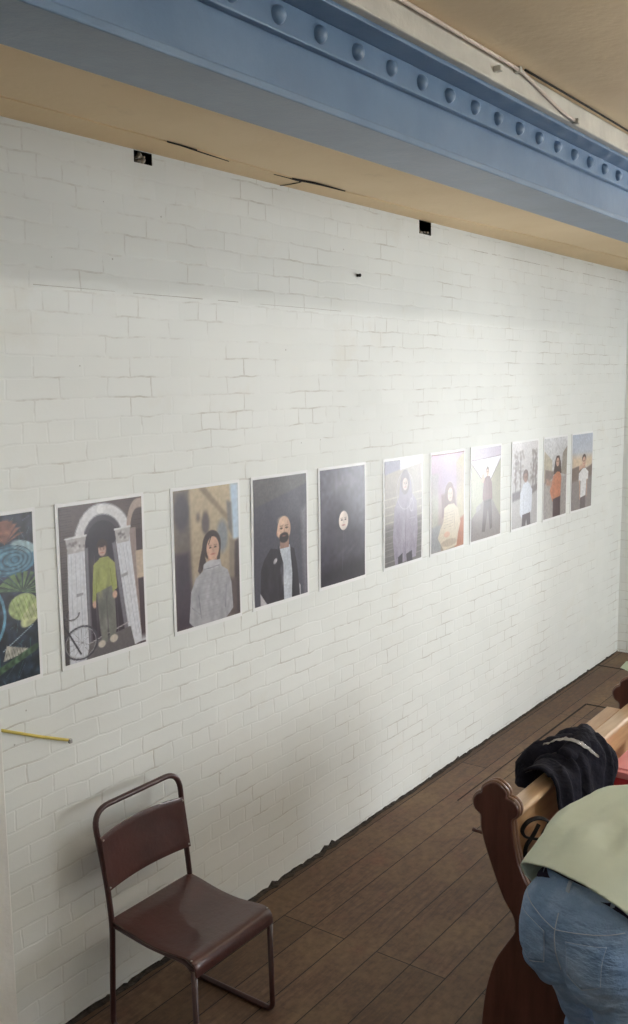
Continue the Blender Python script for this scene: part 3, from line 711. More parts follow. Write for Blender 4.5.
def p_seated():
    c = Canvas((186, 160, 186), (150, 138, 118), 8); c.poly([(.72, .1), (1, 0), (1, 1), (.78, 1)], (184, 174, 146), .05); c.poly([(0, .2), (.2, .2), (.18, 1), (0, 1)], (168, 168, 156), .05); c.ell(.45, .28, .36, .14, (150, 128, 160), .2, .8)  # mauve glare off the glossy sheet painted across the upper part
    c.poly([(.28, .42), (.68, .38), (.74, .62), (.30, .66)], (126, 98, 98), .03); c.poly([(.78, .72), (1, .68), (1, 1), (.7, 1)], (178, 112, 80), .03); c.poly([(0, .74), (.26, .72), (.28, 1), (0, 1)], (150, 152, 156), .03)
    c.ell(.52, .42, .14, .12, (116, 82, 78)); c.poly([(.38, .42), (.66, .42), (.68, .56), (.36, .56)], (116, 82, 78), .01); face(c, .54, .43, .075, .072, (214, 178, 160))
    c.poly([(.36, .56), (.48, .53), (.66, .53), (.80, .60), (.88, .74), (.80, .86), (.76, .98), (.36, 1.0), (.18, .86), (.26, .76), (.34, .70)], (202, 190, 168), .01)
    for k in range(6): c.line((.36, .62 + .03 * k), (.64, .61 + .03 * k), .002, (160, 146, 128))
    c.line((.66, .62), (.70, .80), .004, (160, 146, 128)); c.ell(.45, .84, .09, .03, SK); c.ell(.52, .93, .24, .04, (176, 160, 140)); c.line((0, .005), (1, .005), .006, (120, 70, 80))
    return c.mottle(.05, 2)
def p_corridor():
    c = Canvas((196, 192, 204), (150, 146, 140), 9); c.poly([(0, 0), (1, 0), (1, .1), (0, .12)], (176, 166, 184)); c.line((0, .125), (1, .105), .004, (110, 90, 105))
    c.poly([(0, .13), (1, .11), (.62, .36), (.38, .36)], (212, 216, 230)); c.poly([(0, .16), (.38, .36), (.36, .60), (0, .78)], (164, 166, 146)); c.poly([(1, .14), (.62, .36), (.66, .58), (1, .82)], (158, 156, 136))
    c.poly([(.36, .58), (.66, .56), (1, .80), (1, 1), (0, 1), (0, .76)], (136, 128, 126)); c.line((0, .16), (.40, .38), .004, (110, 96, 100)); c.line((1, .14), (.62, .37), .004, (110, 96, 100))
    c.poly([(.40, .34), (.50, .31), (.60, .32), (.68, .40), (.70, .58), (.42, .62), (.36, .56), (.38, .42)], (122, 90, 92)); c.poly([(.40, .58), (.66, .57), (.70, .90), (.62, .92), (.54, .68), (.44, .93), (.34, .92)], (92, 76, 80))
    c.ell(.52, .26, .05, .05, (96, 76, 72)); face(c, .52, .275, .04, .04); c.ell(.37, .33, .05, .05, (206, 168, 150)); c.line((.53, .34), (.54, .58), .004, (150, 120, 116)); c.line((.46, .60), (.64, .59), .005, (60, 44, 50)); c.poly([(.15, .64), (.28, .60), (.30, .66), (.16, .7)], (150, 146, 148))
    return c.mottle(.05, 2)
def p_trees():
    c = Canvas((206, 204, 206), (150, 148, 150), 10); r = c.rng
    c.poly([(0, .56), (1, .52), (1, 1), (0, 1)], (172, 170, 172), .03)
    for cx in (.12, .30, .80, .92):
        for k in range(40):
            x = cx + r.normal() * .06; y = .10 + .42 * r.rand(); c.ell(x, y, .03, .018, (132, 122, 120), .02, .5)
        c.line((cx, .2), (cx, .6), .008, (96, 88, 90), .8)
    c.poly([(0, .58), (.3, .56), (.3, .66), (0, .68)], (112, 106, 110), .03); c.poly([(.7, .55), (1, .52), (1, .6), (.75, .64)], (120, 112, 112), .03)
    c.poly([(.40, .50), (.55, .47), (.66, .50), (.78, .58), (.76, .82), (.68, .88), (.36, .90), (.28, .84), (.30, .6)], (198, 204, 216), .01); c.poly([(.38, .86), (.70, .85), (.72, 1), (.58, 1), (.54, .92), (.50, 1), (.36, 1)], (90, 76, 84))
    c.ell(.50, .40, .11, .075, (116, 96, 92)); face(c, .50, .425, .07, .055, (158, 122, 108)); c.line((.42, .62), (.42, .84), .003, (160, 166, 180))
    return c.mottle(.05, 2)
def p_rusttop():
    c = Canvas((206, 208, 212), (146, 142, 140), 11); c.poly([(0, .15), (.34, .28), (.34, .58), (0, .64)], (176, 168, 150)); c.poly([(1, .12), (.80, .2), (.74, .46), (1, .5)], (150, 142, 132)); c.poly([(0, .54), (1, .5), (1, 1), (0, 1)], (158, 152, 150), .02); c.poly([(.05, .38), (.4, .42), (.4, .5), (.05, .56)], (124, 108, 102), .02)
    c.poly([(.46, .30), (.52, .23), (.64, .23), (.72, .32), (.76, .46), (.40, .46)], (74, 54, 50), .01); face(c, .58, .31, .065, .055, (210, 172, 152)); c.poly([(.40, .48), (.56, .43), (.68, .44), (.76, .50), (.74, .76), (.38, .80), (.26, .66), (.34, .55)], (194, 124, 92), .01); c.poly([(.40, .77), (.74, .75), (.74, 1), (.40, 1)], (84, 60, 66)); c.line((.40, .55), (.42, .76), .004, (158, 96, 72)); c.poly([(.1, .5), (.36, .54), (.34, .60), (.1, .58)], (166, 130, 112), .03)
    return c.mottle(.08, 3)
def p_whitetee():
    c = Canvas((176, 186, 204), (196, 190, 180), 12); c.poly([(0, .28), (1, .3), (1, .46), (0, .46)], (208, 186, 160), .1); c.poly([(0, .44), (.3, .42), (.7, .46), (1, .42), (1, 1), (0, 1)], (126, 110, 104), .02); c.poly([(0, .62), (1, .58), (1, 1), (0, 1)], (146, 138, 138), .04)
    c.ell(.56, .33, .10, .06, (76, 56, 54)); face(c, .56, .37, .08, .065, (208, 166, 144)); c.poly([(.50, .42), (.62, .42), (.62, .48), (.5, .48)], (190, 148, 128)); c.poly([(.32, .52), (.50, .46), (.64, .46), (.80, .52), (.78, .62), (.70, .62), (.68, .84), (.42, .86), (.42, .62), (.32, .62)], (218, 218, 220)); c.poly([(.33, .42), (.5, .40), (.5, .45), (.33, .48)], SK)
    c.line((.36, .62), (.40, .86), .012, SK); c.line((.74, .62), (.72, .84), .012, SK); c.poly([(.42, .85), (.68, .83), (.68, 1), (.42, 1)], (112, 100, 104))
    return c.mottle(.06, 3)

PRINTS = [
    (1.812, 2.232, p_floral, 'poster print of blue flower and green leaves on dark ground, leftmost on the white wall', 0),
    (2.350, 2.774, p_doorway, 'poster print of person in lime green jumper under a white stone arch with bicycle', 0),
    (2.959, 3.378, p_greysweater, 'poster print of person in grey roll neck jumper before sandy stone buildings', 0),
    (3.487, 3.906, p_bald, 'poster print of bald bearded person in dark jacket and pale blue shirt', 0),
    (4.024, 4.444, p_darkface, 'almost black poster print with one small pale face in the middle', 1),
    (4.650, 5.068, p_longcoat, 'poster print of person in long purple grey coat paled by painted glare, standing before steps', 1),
    (5.187, 5.610, p_seated, 'poster print of seated person in cream jumper under painted mauve glare', 1),
    (5.717, 6.155, p_corridor, 'poster print of person in brown jacket standing between two walls', 1),
    (6.345, 6.785, p_trees, 'poster print of person in loose white shirt with bare trees behind', 0),
    (6.905, 7.350, p_rusttop, 'poster print of long haired person in orange top on a street', 0),
    (7.463, 7.905, p_whitetee, 'poster print of person in white tee under blue sky, furthest along the wall', 0)]
PZ0, PZ1 = 1.446, 2.055
def make_print(x0, x1, fn, label, mauve, k):
    mg = .014; zt = PZ1; zb = PZ0; rnd = random.Random(40 + k)
    bow = [rnd.uniform(.001, .006) for _ in range(3)]
    def depth(x, z):
        u = (x - x0) / (x1 - x0); v = (z - zb) / (zt - zb)
        return .002 + bow[0] * math.sin(PI * min(1, max(0, u))) + bow[1] * .6 * math.sin(2 * PI * v + k) * .5 + .002 * (1 + math.sin(k * 1.7 + 3 * u + 2 * v)) / 2
    root = empty('photographic_print', ((x0 + x1) / 2, WALLY, zb - mg), label, 'poster', 'poster prints on the white brick wall')
    # paper sheet: thin, with a back
    b = bmesh.new(); nx, nz = 12, 16; gf = []; gb = []
    for j in range(nz + 1):
        z = zb - mg - .004 + (zt - zb + 2 * mg + .004) * j / nz
        a_, c_ = [], []
        for i in range(nx + 1):
            x = x0 - mg + (x1 - x0 + 2 * mg) * i / nx; d = depth(x, z)
            a_.append(b.verts.new((x, WALLY - d - .0012, z))); c_.append(b.verts.new((x, WALLY - d * .5, z)))
        gf.append(a_); gb.append(c_)
    for j in range(nz):
        for i in range(nx):
            b.faces.new((gf[j][i], gf[j][i+1], gf[j+1][i+1], gf[j+1][i])); b.faces.new((gb[j][i], gb[j+1][i], gb[j+1][i+1], gb[j][i+1]))
    for j in range(nz):
        b.faces.new((gf[j][0], gf[j+1][0], gb[j+1][0], gb[j][0])); b.faces.new((gf[j][nx], gb[j][nx], gb[j+1][nx], gf[j+1][nx]))
    for i in range(nx):
        b.faces.new((gf[0][i], gb[0][i], gb[0][i+1], gf[0][i+1])); b.faces.new((gf[nz][i], gf[nz][i+1], gb[nz][i+1], gb[nz][i]))
    obj('paper_sheet', b, M_PAPER, root, smooth=False)
    cv = fn(); rgb = cv.linear()
    # image layer, just proud of the paper
    nx, nz = PW, PH
    X = np.linspace(x0, x1, nx + 1); Z = np.linspace(zt, zb, nz + 1)
    vv = np.array([(x, WALLY - depth(x, z) - .0026, z) for z in Z for x in X], np.float32)
    ii, jj = np.meshgrid(np.arange(nx), np.arange(nz)); q = (jj * (nx + 1) + ii).ravel()
    faces = np.stack([q, q + nx + 1, q + nx + 2, q + 1], 1)
    me = bpy.data.meshes.new('printed_image'); me.from_pydata(vv.tolist(), [], faces.tolist())
    at = me.attributes.new('ink', 'FLOAT_COLOR', 'FACE')
    at.data.foreach_set('color', np.concatenate([rgb.reshape(-1, 3), np.ones((nx * nz, 1))], 1).astype(np.float32).ravel())
    me.polygons.foreach_set('use_smooth', [True] * len(me.polygons))
    link('printed_image', me, M_PRINT, root)
for k, p in enumerate(PRINTS): make_print(*p, k)

# ------------------------------------------------------------------ tubular steel chair
def chair():
    t = empty('stacking_chair', (2.60, 2.50, 0), 'brown tubular steel chair with plywood seat and back beside white brick wall', 'chair')
    xl, xr = 2.372, 2.808; R = .0115
    zf = R
    def side(x):
        return [(x, 2.290, .405), (x, 2.280, zf), (x, 2.735, zf), (x, 2.715, .44), (x, 2.735, .60), (x, 2.775, .845)]
    L = side(xl); Rr = side(xr)
    pts = L[:5] + [(xl - .012, 2.778, .905), (xr + .012, 2.778, .905)] + Rr[:5][::-1]
    path = rounded([L[0], L[1], L[2]], .04)[:-1]
    allp = [L[0], L[1], L[2], L[3], L[4], (xl - .020, 2.780, .893), (xr + .016, 2.780, .893), Rr[4], Rr[3], Rr[2], Rr[1], Rr[0]]
    radii = {1: .035, 2: .035, 3: .05, 4: .08, 5: .085, 6: .085, 7: .08, 8: .05, 9: .035, 10: .035}
    out = [Vector(allp[0])]
    for i in range(1, len(allp) - 1):
        p0, p, p1 = Vector(allp[i-1]), Vector(allp[i]), Vector(allp[i+1]); a = p0 - p; c = p1 - p; rr = min(radii[i], a.length * .49, c.length * .49)
        A = p + a.normalized() * rr; B = p + c.normalized() * rr
        for k in range(9):
            s = k / 8; out.append((1-s)**2 * A + 2*s*(1-s) * p + s*s * B)
    out.append(Vector(allp[-1]))
    b = bmesh.new(); tube(b, out, R, 14); obj('tubular_frame', b, M_CHAIR, t, smooth=True)
    # seat rails + cross bars below the plywood
    for x in (xl + .004, xr - .004):
        b = bmesh.new(); tube(b, rounded([(x, 2.72, .438), (x, 2.52, .418), (x, 2.34, .423), (x, 2.29, .40)], .06), .009, 10); obj('seat_rail', b, M_CHAIR, t, smooth=True)
    for y, z in ((2.315, .402), (2.70, .432)):
        b = bmesh.new(); tube(b, [(xl + .01, y, z), (xr - .01, y, z)], .008, 10); obj('cross_bar', b, M_CHAIR, t, smooth=True)
    # curved plywood seat
    prof = smooth_path([(2.722, .462), (2.66, .455), (2.56, .439), (2.46, .434), (2.37, .442), (2.32, .446), (2.292, .438), (2.276, .415), (2.272, .385)], 6)
    b = bmesh.new(); th = .008; N = len(prof); xs_ = np.linspace(xl - .004, xr + .004, 15); top = []; bot = []
    for i, p in enumerate(prof):
        a = prof[max(i-1, 0)]; c = prof[min(i+1, N-1)]; d = Vector((c.x - a.x, c.y - a.y)).normalized(); nrm = Vector((d.y, -d.x))
        if nrm.y < 0 and i < N // 2: nrm = -nrm
        nrm = Vector((-d.y * -1, d.x * -1))
        tr, br_ = [], []
        for x in xs_:
            q = (x - (xl + xr) / 2) / ((xr - xl) / 2); dip = -.006 * (1 - q * q) * math.sin(PI * min(1, i / N * 1.3) if i / N * 1.3 < 1 else 0)
            inset = .012 if i == 0 else 0
            xx = x if abs(q) < .97 else x
            tr.append(b.verts.new((xx, p.x, p.y + dip))); br_.append(b.verts.new((xx, p.x - nrm.x * th, p.y - nrm.y * th + dip)))
        top.append(tr); bot.append(br_)
    m = len(xs_)
    for i in range(N - 1):
        for j in range(m - 1):
            b.faces.new((top[i][j], top[i][j+1], top[i+1][j+1], top[i+1][j])); b.faces.new((bot[i][j], bot[i+1][j], bot[i+1][j+1], bot[i][j+1]))
        b.faces.new((top[i][0], top[i+1][0], bot[i+1][0], bot[i][0])); b.faces.new((top[i][-1], bot[i][-1], bot[i+1][-1], top[i+1][-1]))
    for j in range(m - 1):
        b.faces.new((top[0][j], bot[0][j], bot[0][j+1], top[0][j+1])); b.faces.new((top[-1][j], top[-1][j+1], bot[-1][j+1], bot[-1][j]))
    o = obj('seat', b, M_SEATW, t, smooth=True); bevel(o, .002, 2, .9)
    # backrest panel
    b = bmesh.new(); fr, bk = [], []; nz, nx = 8, 18
    for j in range(nz + 1):
        z = .578 + (.788 - .578) * j / nz; yb = 2.731 + (z - .60) * .158
        a_, c_ = [], []
        for i in range(nx + 1):
            q = -1 + 2 * i / nx; x = (xl + xr) / 2 + q * ((xr - xl) / 2 + .010)
            zz = z + (.010 * (1 - q * q) * (j / nz))
            y = yb - .013 + .028 * (1 - q * q)
            a_.append(b.verts.new((x, y, zz))); c_.append(b.verts.new((x, y + .006, zz)))
        fr.append(a_); bk.append(c_)
    for j in range(nz):
        for i in range(nx):
            b.faces.new((fr[j][i], fr[j][i+1], fr[j+1][i+1], fr[j+1][i])); b.faces.new((bk[j][i], bk[j+1][i], bk[j+1][i+1], bk[j][i+1]))
        b.faces.new((fr[j][0], fr[j+1][0], bk[j+1][0], bk[j][0])); b.faces.new((fr[j][nx], bk[j][nx], bk[j+1][nx], fr[j+1][nx]))
    for i in range(nx):
        b.faces.new((fr[0][i], bk[0][i], bk[0][i+1], fr[0][i+1])); b.faces.new((fr[nz][i], fr[nz][i+1], bk[nz][i+1], bk[nz][i]))
    o = obj('backrest', b, M_SEATW, t, smooth=True); bevel(o, .002, 2, .9)
    for x in (xl, xr):
        for z in (.592, .776):
            b = bmesh.new(); ball(b, (x, 2.731 + (z - .60) * .158 - .0135, z), (.0042, .002, .0042), u=10, v=6); obj('screw', b, M_SCREW, t, smooth=True)
    for x in (xl, xr):
        b = bmesh.new(); ball(b, (x, 2.300, .4415), (.0042, .0042, .002), u=10, v=6); obj('screw', b, M_SCREW, t, smooth=True)
    return t
chair()

# ------------------------------------------------------------------ church pew
PX = 3.164
def catmull2(pts, n=5):
    P = [Vector((*p, 0)) for p in pts]; N = len(P); out = []
    for i in range(N):
        a, b_, c, d = P[(i-1) % N], P[i], P[(i+1) % N], P[(i+2) % N]
        for k in range(n):
            t = k / n; v = 0.5 * ((2*b_) + (c-a)*t + (2*a-5*b_+4*c-d)*t*t + (3*b_-a-3*c+d)*t**3); out.append((v.x, v.y))
    return out
END = [(1.536, .0), (1.536, .046), (1.52, .194), (1.486, .323), (1.440, .41), (1.405, .475), (1.412, .53), (1.45, .585), (1.490, .675), (1.516, .742), (1.536, .80), (1.548, .85), (1.550, .893), (1.574, .912), (1.584, .945), (1.568, .972), (1.549, .984),
       (1.545, 1.003), (1.524, 1.022), (1.496, 1.034), (1.468, 1.024), (1.447, 1.004), (1.447, .984), (1.420, .977), (1.402, .955), (1.405, .925), (1.425, .903), (1.424, .875), (1.418, .832), (1.405, .773), (1.385, .715), (1.35, .66), (1.28, .615),
       (1.18, .60), (1.08, .625), (1.00, .65), (.945, .64), (.92, .60), (.935, .555), (.985, .53), (1.01, .48), (1.005, .40), (.985, .30), (.97, .18), (.96, .05), (.96, 0), (1.2, .0), (1.22, .05), (1.25, .09), (1.29, .05), (1.31, 0)]
def offset_poly(pts, d):
    n = len(pts); out = []
    for i in range(n):
        a = Vector(pts[i-1]); c = Vector(pts[(i+1) % n]); t = (c - a).normalized(); out.append((pts[i][0] + t.y * d, pts[i][1] - t.x * d))
    return out
pew = empty('church_pew', (3.9, 1.3, 0), 'dark church pew with lobed bench ends and pale pine back', 'pew')
pew_ends = []
for xa in (PX, 4.700):
    o2 = catmull2(END, 3); b = bmesh.new(); prism_x(b, o2, xa, xa + .050); o = obj('bench_end', b, M_DWOOD, pew); bevel(o, .006, 3, .5)
    inn = [(y, max(0.0, z)) for y, z in offset_poly(o2, .0)]
    # moulded beads round the edge, in lighter oak than the face
    for dx in (.013, .034):
        b = bmesh.new(); seq = [p for p in o2 if p[1] > .42]
        seq = o2[int(len(o2) * 3 * 5 / 150):]
        i0 = min(range(len(o2)), key=lambda i: abs(o2[i][0] - 1.405) + abs(o2[i][1] - .475)); i1 = min(range(len(o2)), key=lambda i: abs(o2[i][0] - 1.18) + abs(o2[i][1] - .60))
        tube(b, [(xa + dx + .001, y, z) for y, z in o2[i0:i1]], .0075, 8); bd = obj('edge_bead', b, M_EDGE, o, smooth=True); bd['label'] = 'lighter rounded edge moulding'
# back: boards, pale rail
def slab(name, yz, x0, x1, mat, bev=.004):
    b = bmesh.new(); prism_x(b, yz, x0, x1); o = obj(name, b, mat, pew); bevel(o, bev, 2); return o
xa, xb = PX + .05, 4.70
nose = [(1.422 + .014 * math.cos(a), .914 + .014 * math.sin(a)) for a in np.linspace(-PI * .5, -PI * 1.5, 9)]
slab('back_rail', [(1.422, .900)] + nose[1:-1] + [(1.422, .928), (1.482, .926), (1.482, .900)], xa, xb, M_PINE2, .002)
slab('back_panel', [(1.436, .901), (1.475, .901), (1.447, .70), (1.405, .45), (1.385, .45), (1.420, .70)], xa, xb, M_PINE)
slab('ledge', [(1.483, .910), (1.483, .926), (1.550, .926), (1.550, .910)], 3.65, 4.53, M_PINE)
slab('seat_board', [(1.383, .43), (1.383, .455), (.99, .465), (.975, .452), (.985, .435)], xa, xb, M_DWOODX)
slab('seat_apron', [(1.01, .435), (1.035, .435), (1.035, .36), (1.01, .36)], xa, xb, M_DWOODX)
b = bmesh.new(); tube(b, [(PX + .02, 1.545, .815), (PX + .02, 1.575, .815), (PX + .02, 1.590, .818)], [.006, .006, .009], 10); obj('peg', b, M_DWOOD, pew, smooth=True)

# ------------------------------------------------------------------ black jacket over the pew back
def rail_profile():      # (y, z) running from the back of the pew over the rail and down the front
    return smooth_path([(1.470, .70), (1.462, .80), (1.455, .90), (1.448, .975), (1.428, 1.003), (1.39, 1.006), (1.352, .985), (1.335, .93), (1.322, .85), (1.300, .77), (1.285, .72)], 6)
def jacket():
    rp = rail_profile(); n = len(rp); b = bmesh.new(); G = []; nu = 70
    for i in range(nu + 1):
        u = i / nu; row = []
        x = 3.32 + .54 * u
        lo = 0.30 * (1 - u) ** 1.2 + .10 * math.sin(u * 9) * .5 + .05     # how much of the rear drop is missing
        hi = 1 - .10 * math.sin(u * 7 + 1) * .6 - (.35 * max(0, .25 - u) * 4 * .6)
        for j in range(31):
            v = max(0, lo) + (hi - max(0, lo)) * j / 30; f = v * (n - 1); k = min(int(f), n - 2); p = rp[k].lerp(rp[k+1], f - k)
            nn = noise.noise((x * 7, v * 3.5, 2)) ; n2 = noise.noise((x * 22, v * 6, 5))
            d = .016 + .034 * (nn + .5) + .013 * n2 + .010 * (1 + math.sin(u * 34 + 5 * nn + v * 4)) * (1 if v > .55 else .3)
            a = rp[max(k - 1, 0)]; c = rp[min(k + 1, n - 1)]; t = Vector((c.x - a.x, c.y - a.y)).normalized(); nrm = Vector((t.y, -t.x))
            if nrm.dot(Vector((p.x - 1.40, p.y - .85))) < 0: nrm = -nrm
            bulge = .045 * math.exp(-((u - .80) / .16) ** 2) * math.exp(-((v - .5) / .3) ** 2)
            row.append(b.verts.new((x + .03 * noise.noise((v * 4, 3, u * 3)) + .04 * math.sin(v * 5) * (1 - u), p.x + nrm.x * (d + bulge), p.y + nrm.y * (d + bulge))))
        G.append(row)
    for i in range(nu):
        for j in range(30): b.faces.new((G[i][j], G[i+1][j], G[i+1][j+1], G[i][j+1]))
    t = obj('jacket', b, M_BLACK, None, smooth=True); m = t.modifiers.new('s', 'SOLIDIFY'); m.thickness = .012; m.offset = -1
    tag(t, 'black jacket slung over the pine back of the pew', 'jacket')
    # sleeve hanging across the back
    b = bmesh.new(); tube(b, smooth_path([(3.70, 1.40, 1.045), (3.62, 1.45, 1.045), (3.56, 1.50, 1.02), (3.53, 1.535, .96), (3.53, 1.54, .88)], 6), [.042] * 10 + [.045] * 8 + [.048] * 7, 16, .6)
    for v in b.verts: v.co += Vector((noise.noise(v.co * 25), noise.noise(v.co * 25 + Vector((9, 0, 0))), noise.noise(v.co * 25 + Vector((0, 9, 0))))) * .008
    s = obj('sleeve', b, M_BLACK, t, smooth=True)
    b = bmesh.new(); tube(b, smooth_path([(3.86, 1.40, 1.03), (3.76, 1.37, 1.045), (3.64, 1.36, 1.04), (3.54, 1.38, 1.03)], 6), [.05, .052, .055, .056, .057, .058, .057, .056, .056, .054, .052, .05, .048, .046, .044, .042, .04, .038, .035], 16, .7)
    for v in b.verts: v.co += Vector((noise.noise(v.co * 18), noise.noise(v.co * 18 + Vector((9, 0, 0))), noise.noise(v.co * 18 + Vector((0, 9, 0))))) * .014
    obj('collar', b, M_BLACK, t, smooth=True)
jacket()
for o_ in COL.objects:
    if o_.name == 'jacket': o_.location = (.13, .050, -.056)

# crumpled clear plastic strip lying over the jacket
b = bmesh.new(); A = Vector((3.70, 1.53, .999)); B_ = Vector((3.79, 1.325, .962)); rows = []
for i in range(41):
    u = i / 40; c = A.lerp(B_, u) + Vector((0, 0, .050 * math.sin(u * PI))); wd = .004 + .016 * math.sin(u * PI) ** .6
    rows.append([b.verts.new(c + Vector((wd * (s - 2) / 2 * .8, 0, .008 * noise.noise((u * 14, s * 1.3, 0)) + .004 * (s % 2)))) for s in range(5)])
for r_, s_ in zip(rows, rows[1:]):
    for j in range(4): b.faces.new((r_[j], r_[j+1], s_[j+1], s_[j]))
o = obj('plastic_strip', b, M_CLEAR, None, smooth=False); m = o.modifiers.new('s', 'SOLIDIFY'); m.thickness = .0015
tag(o, 'crumpled clear plastic strip lying across the black jacket', 'plastic strip')

# dark bag with strap on the pew seat
def bag():
    cx, cy, cz = 3.36, 1.24, .468
    b = bmesh.new(); ball(b, (cx, cy, cz + .11), (.13, .10, .12)); ball(b, (cx - .01, cy + .08, cz + .22), (.11, .065, .14)); ball(b, (cx, cy, cz + .08), (.13, .12, .09)); ball(b, (cx - .005, cy + .105, cz + .32), (.085, .035, .06))
    o_ = fuse(b, .010, 5, cut=[((0, 0, cz + .004), (0, 0, -1))], fn=lambda c: .010 * noise.noise(c * 14) + .004 * noise.noise(c * 40))
    me = obj('bag', o_, M_BAG, None, smooth=True)
    tag(me, 'soft dark grey bag on the pew seat beside the near bench end', 'bag')
    b = bmesh.new(); tube(b, smooth_path([(3.345, 1.345, .815), (3.32, 1.350, .862), (3.285, 1.375, .880), (3.250, 1.398, .872), (3.236, 1.413, .842), (3.245, 1.405, .815), (3.275, 1.385, .80), (3.31, 1.365, .79)], 7), .010, 10, .5)
    s = obj('strap', b, M_STRAP, me, smooth=True); s['label'] = 'black looped strap'
    b = bmesh.new(); tube(b, smooth_path([(3.30, 1.375, .850), (3.275, 1.385, .815), (3.245, 1.402, .77), (3.24, 1.395, .70), (3.26, 1.36, .62)], 6), .012, 10, .6); s = obj('strap', b, M_STRAP, me, smooth=True)
bag()

# red boxes on the seat
def red_box(x0, x1, y0, y1, z0, z1, label, lidh=.03):
    t = empty('red_box', ((x0 + x1) / 2, (y0 + y1) / 2, z0), label, 'box', 'red boxes on the pew seat')
    b = bmesh.new(); box(b, x0 + .006, x1 - .006, y0 + .006, y1 - .006, z0, z1 - .004); bevel(obj('body', b, M_RED, t), .01, 3)
    b = bmesh.new(); box(b, x0, x1, y0, y1, z1 - lidh, z1); box(b, x0 + .03, x1 - .03, y0 + .03, y1 - .03, z1, z1 + .006); o = obj('lid', b, M_RED2, t); bevel(o, .008, 3); o['label'] = 'paler pinkish red lid'
    b = bmesh.new(); box(b, (x0+x1)/2 - .03, (x0+x1)/2 + .03, y1 - .001, y1 + .006, z1 - .045, z1 - .008); bevel(obj('latch', b, M_SCREW, t), .003)
red_box(4.06, 4.48, 1.04, 1.365, .467, .640, 'red plastic box on the pew seat, lower of the stacked two')
red_box(4.04, 4.46, 1.05, 1.375, .648, .815, 'red plastic box with pale lid, upper of the stacked two on the pew')

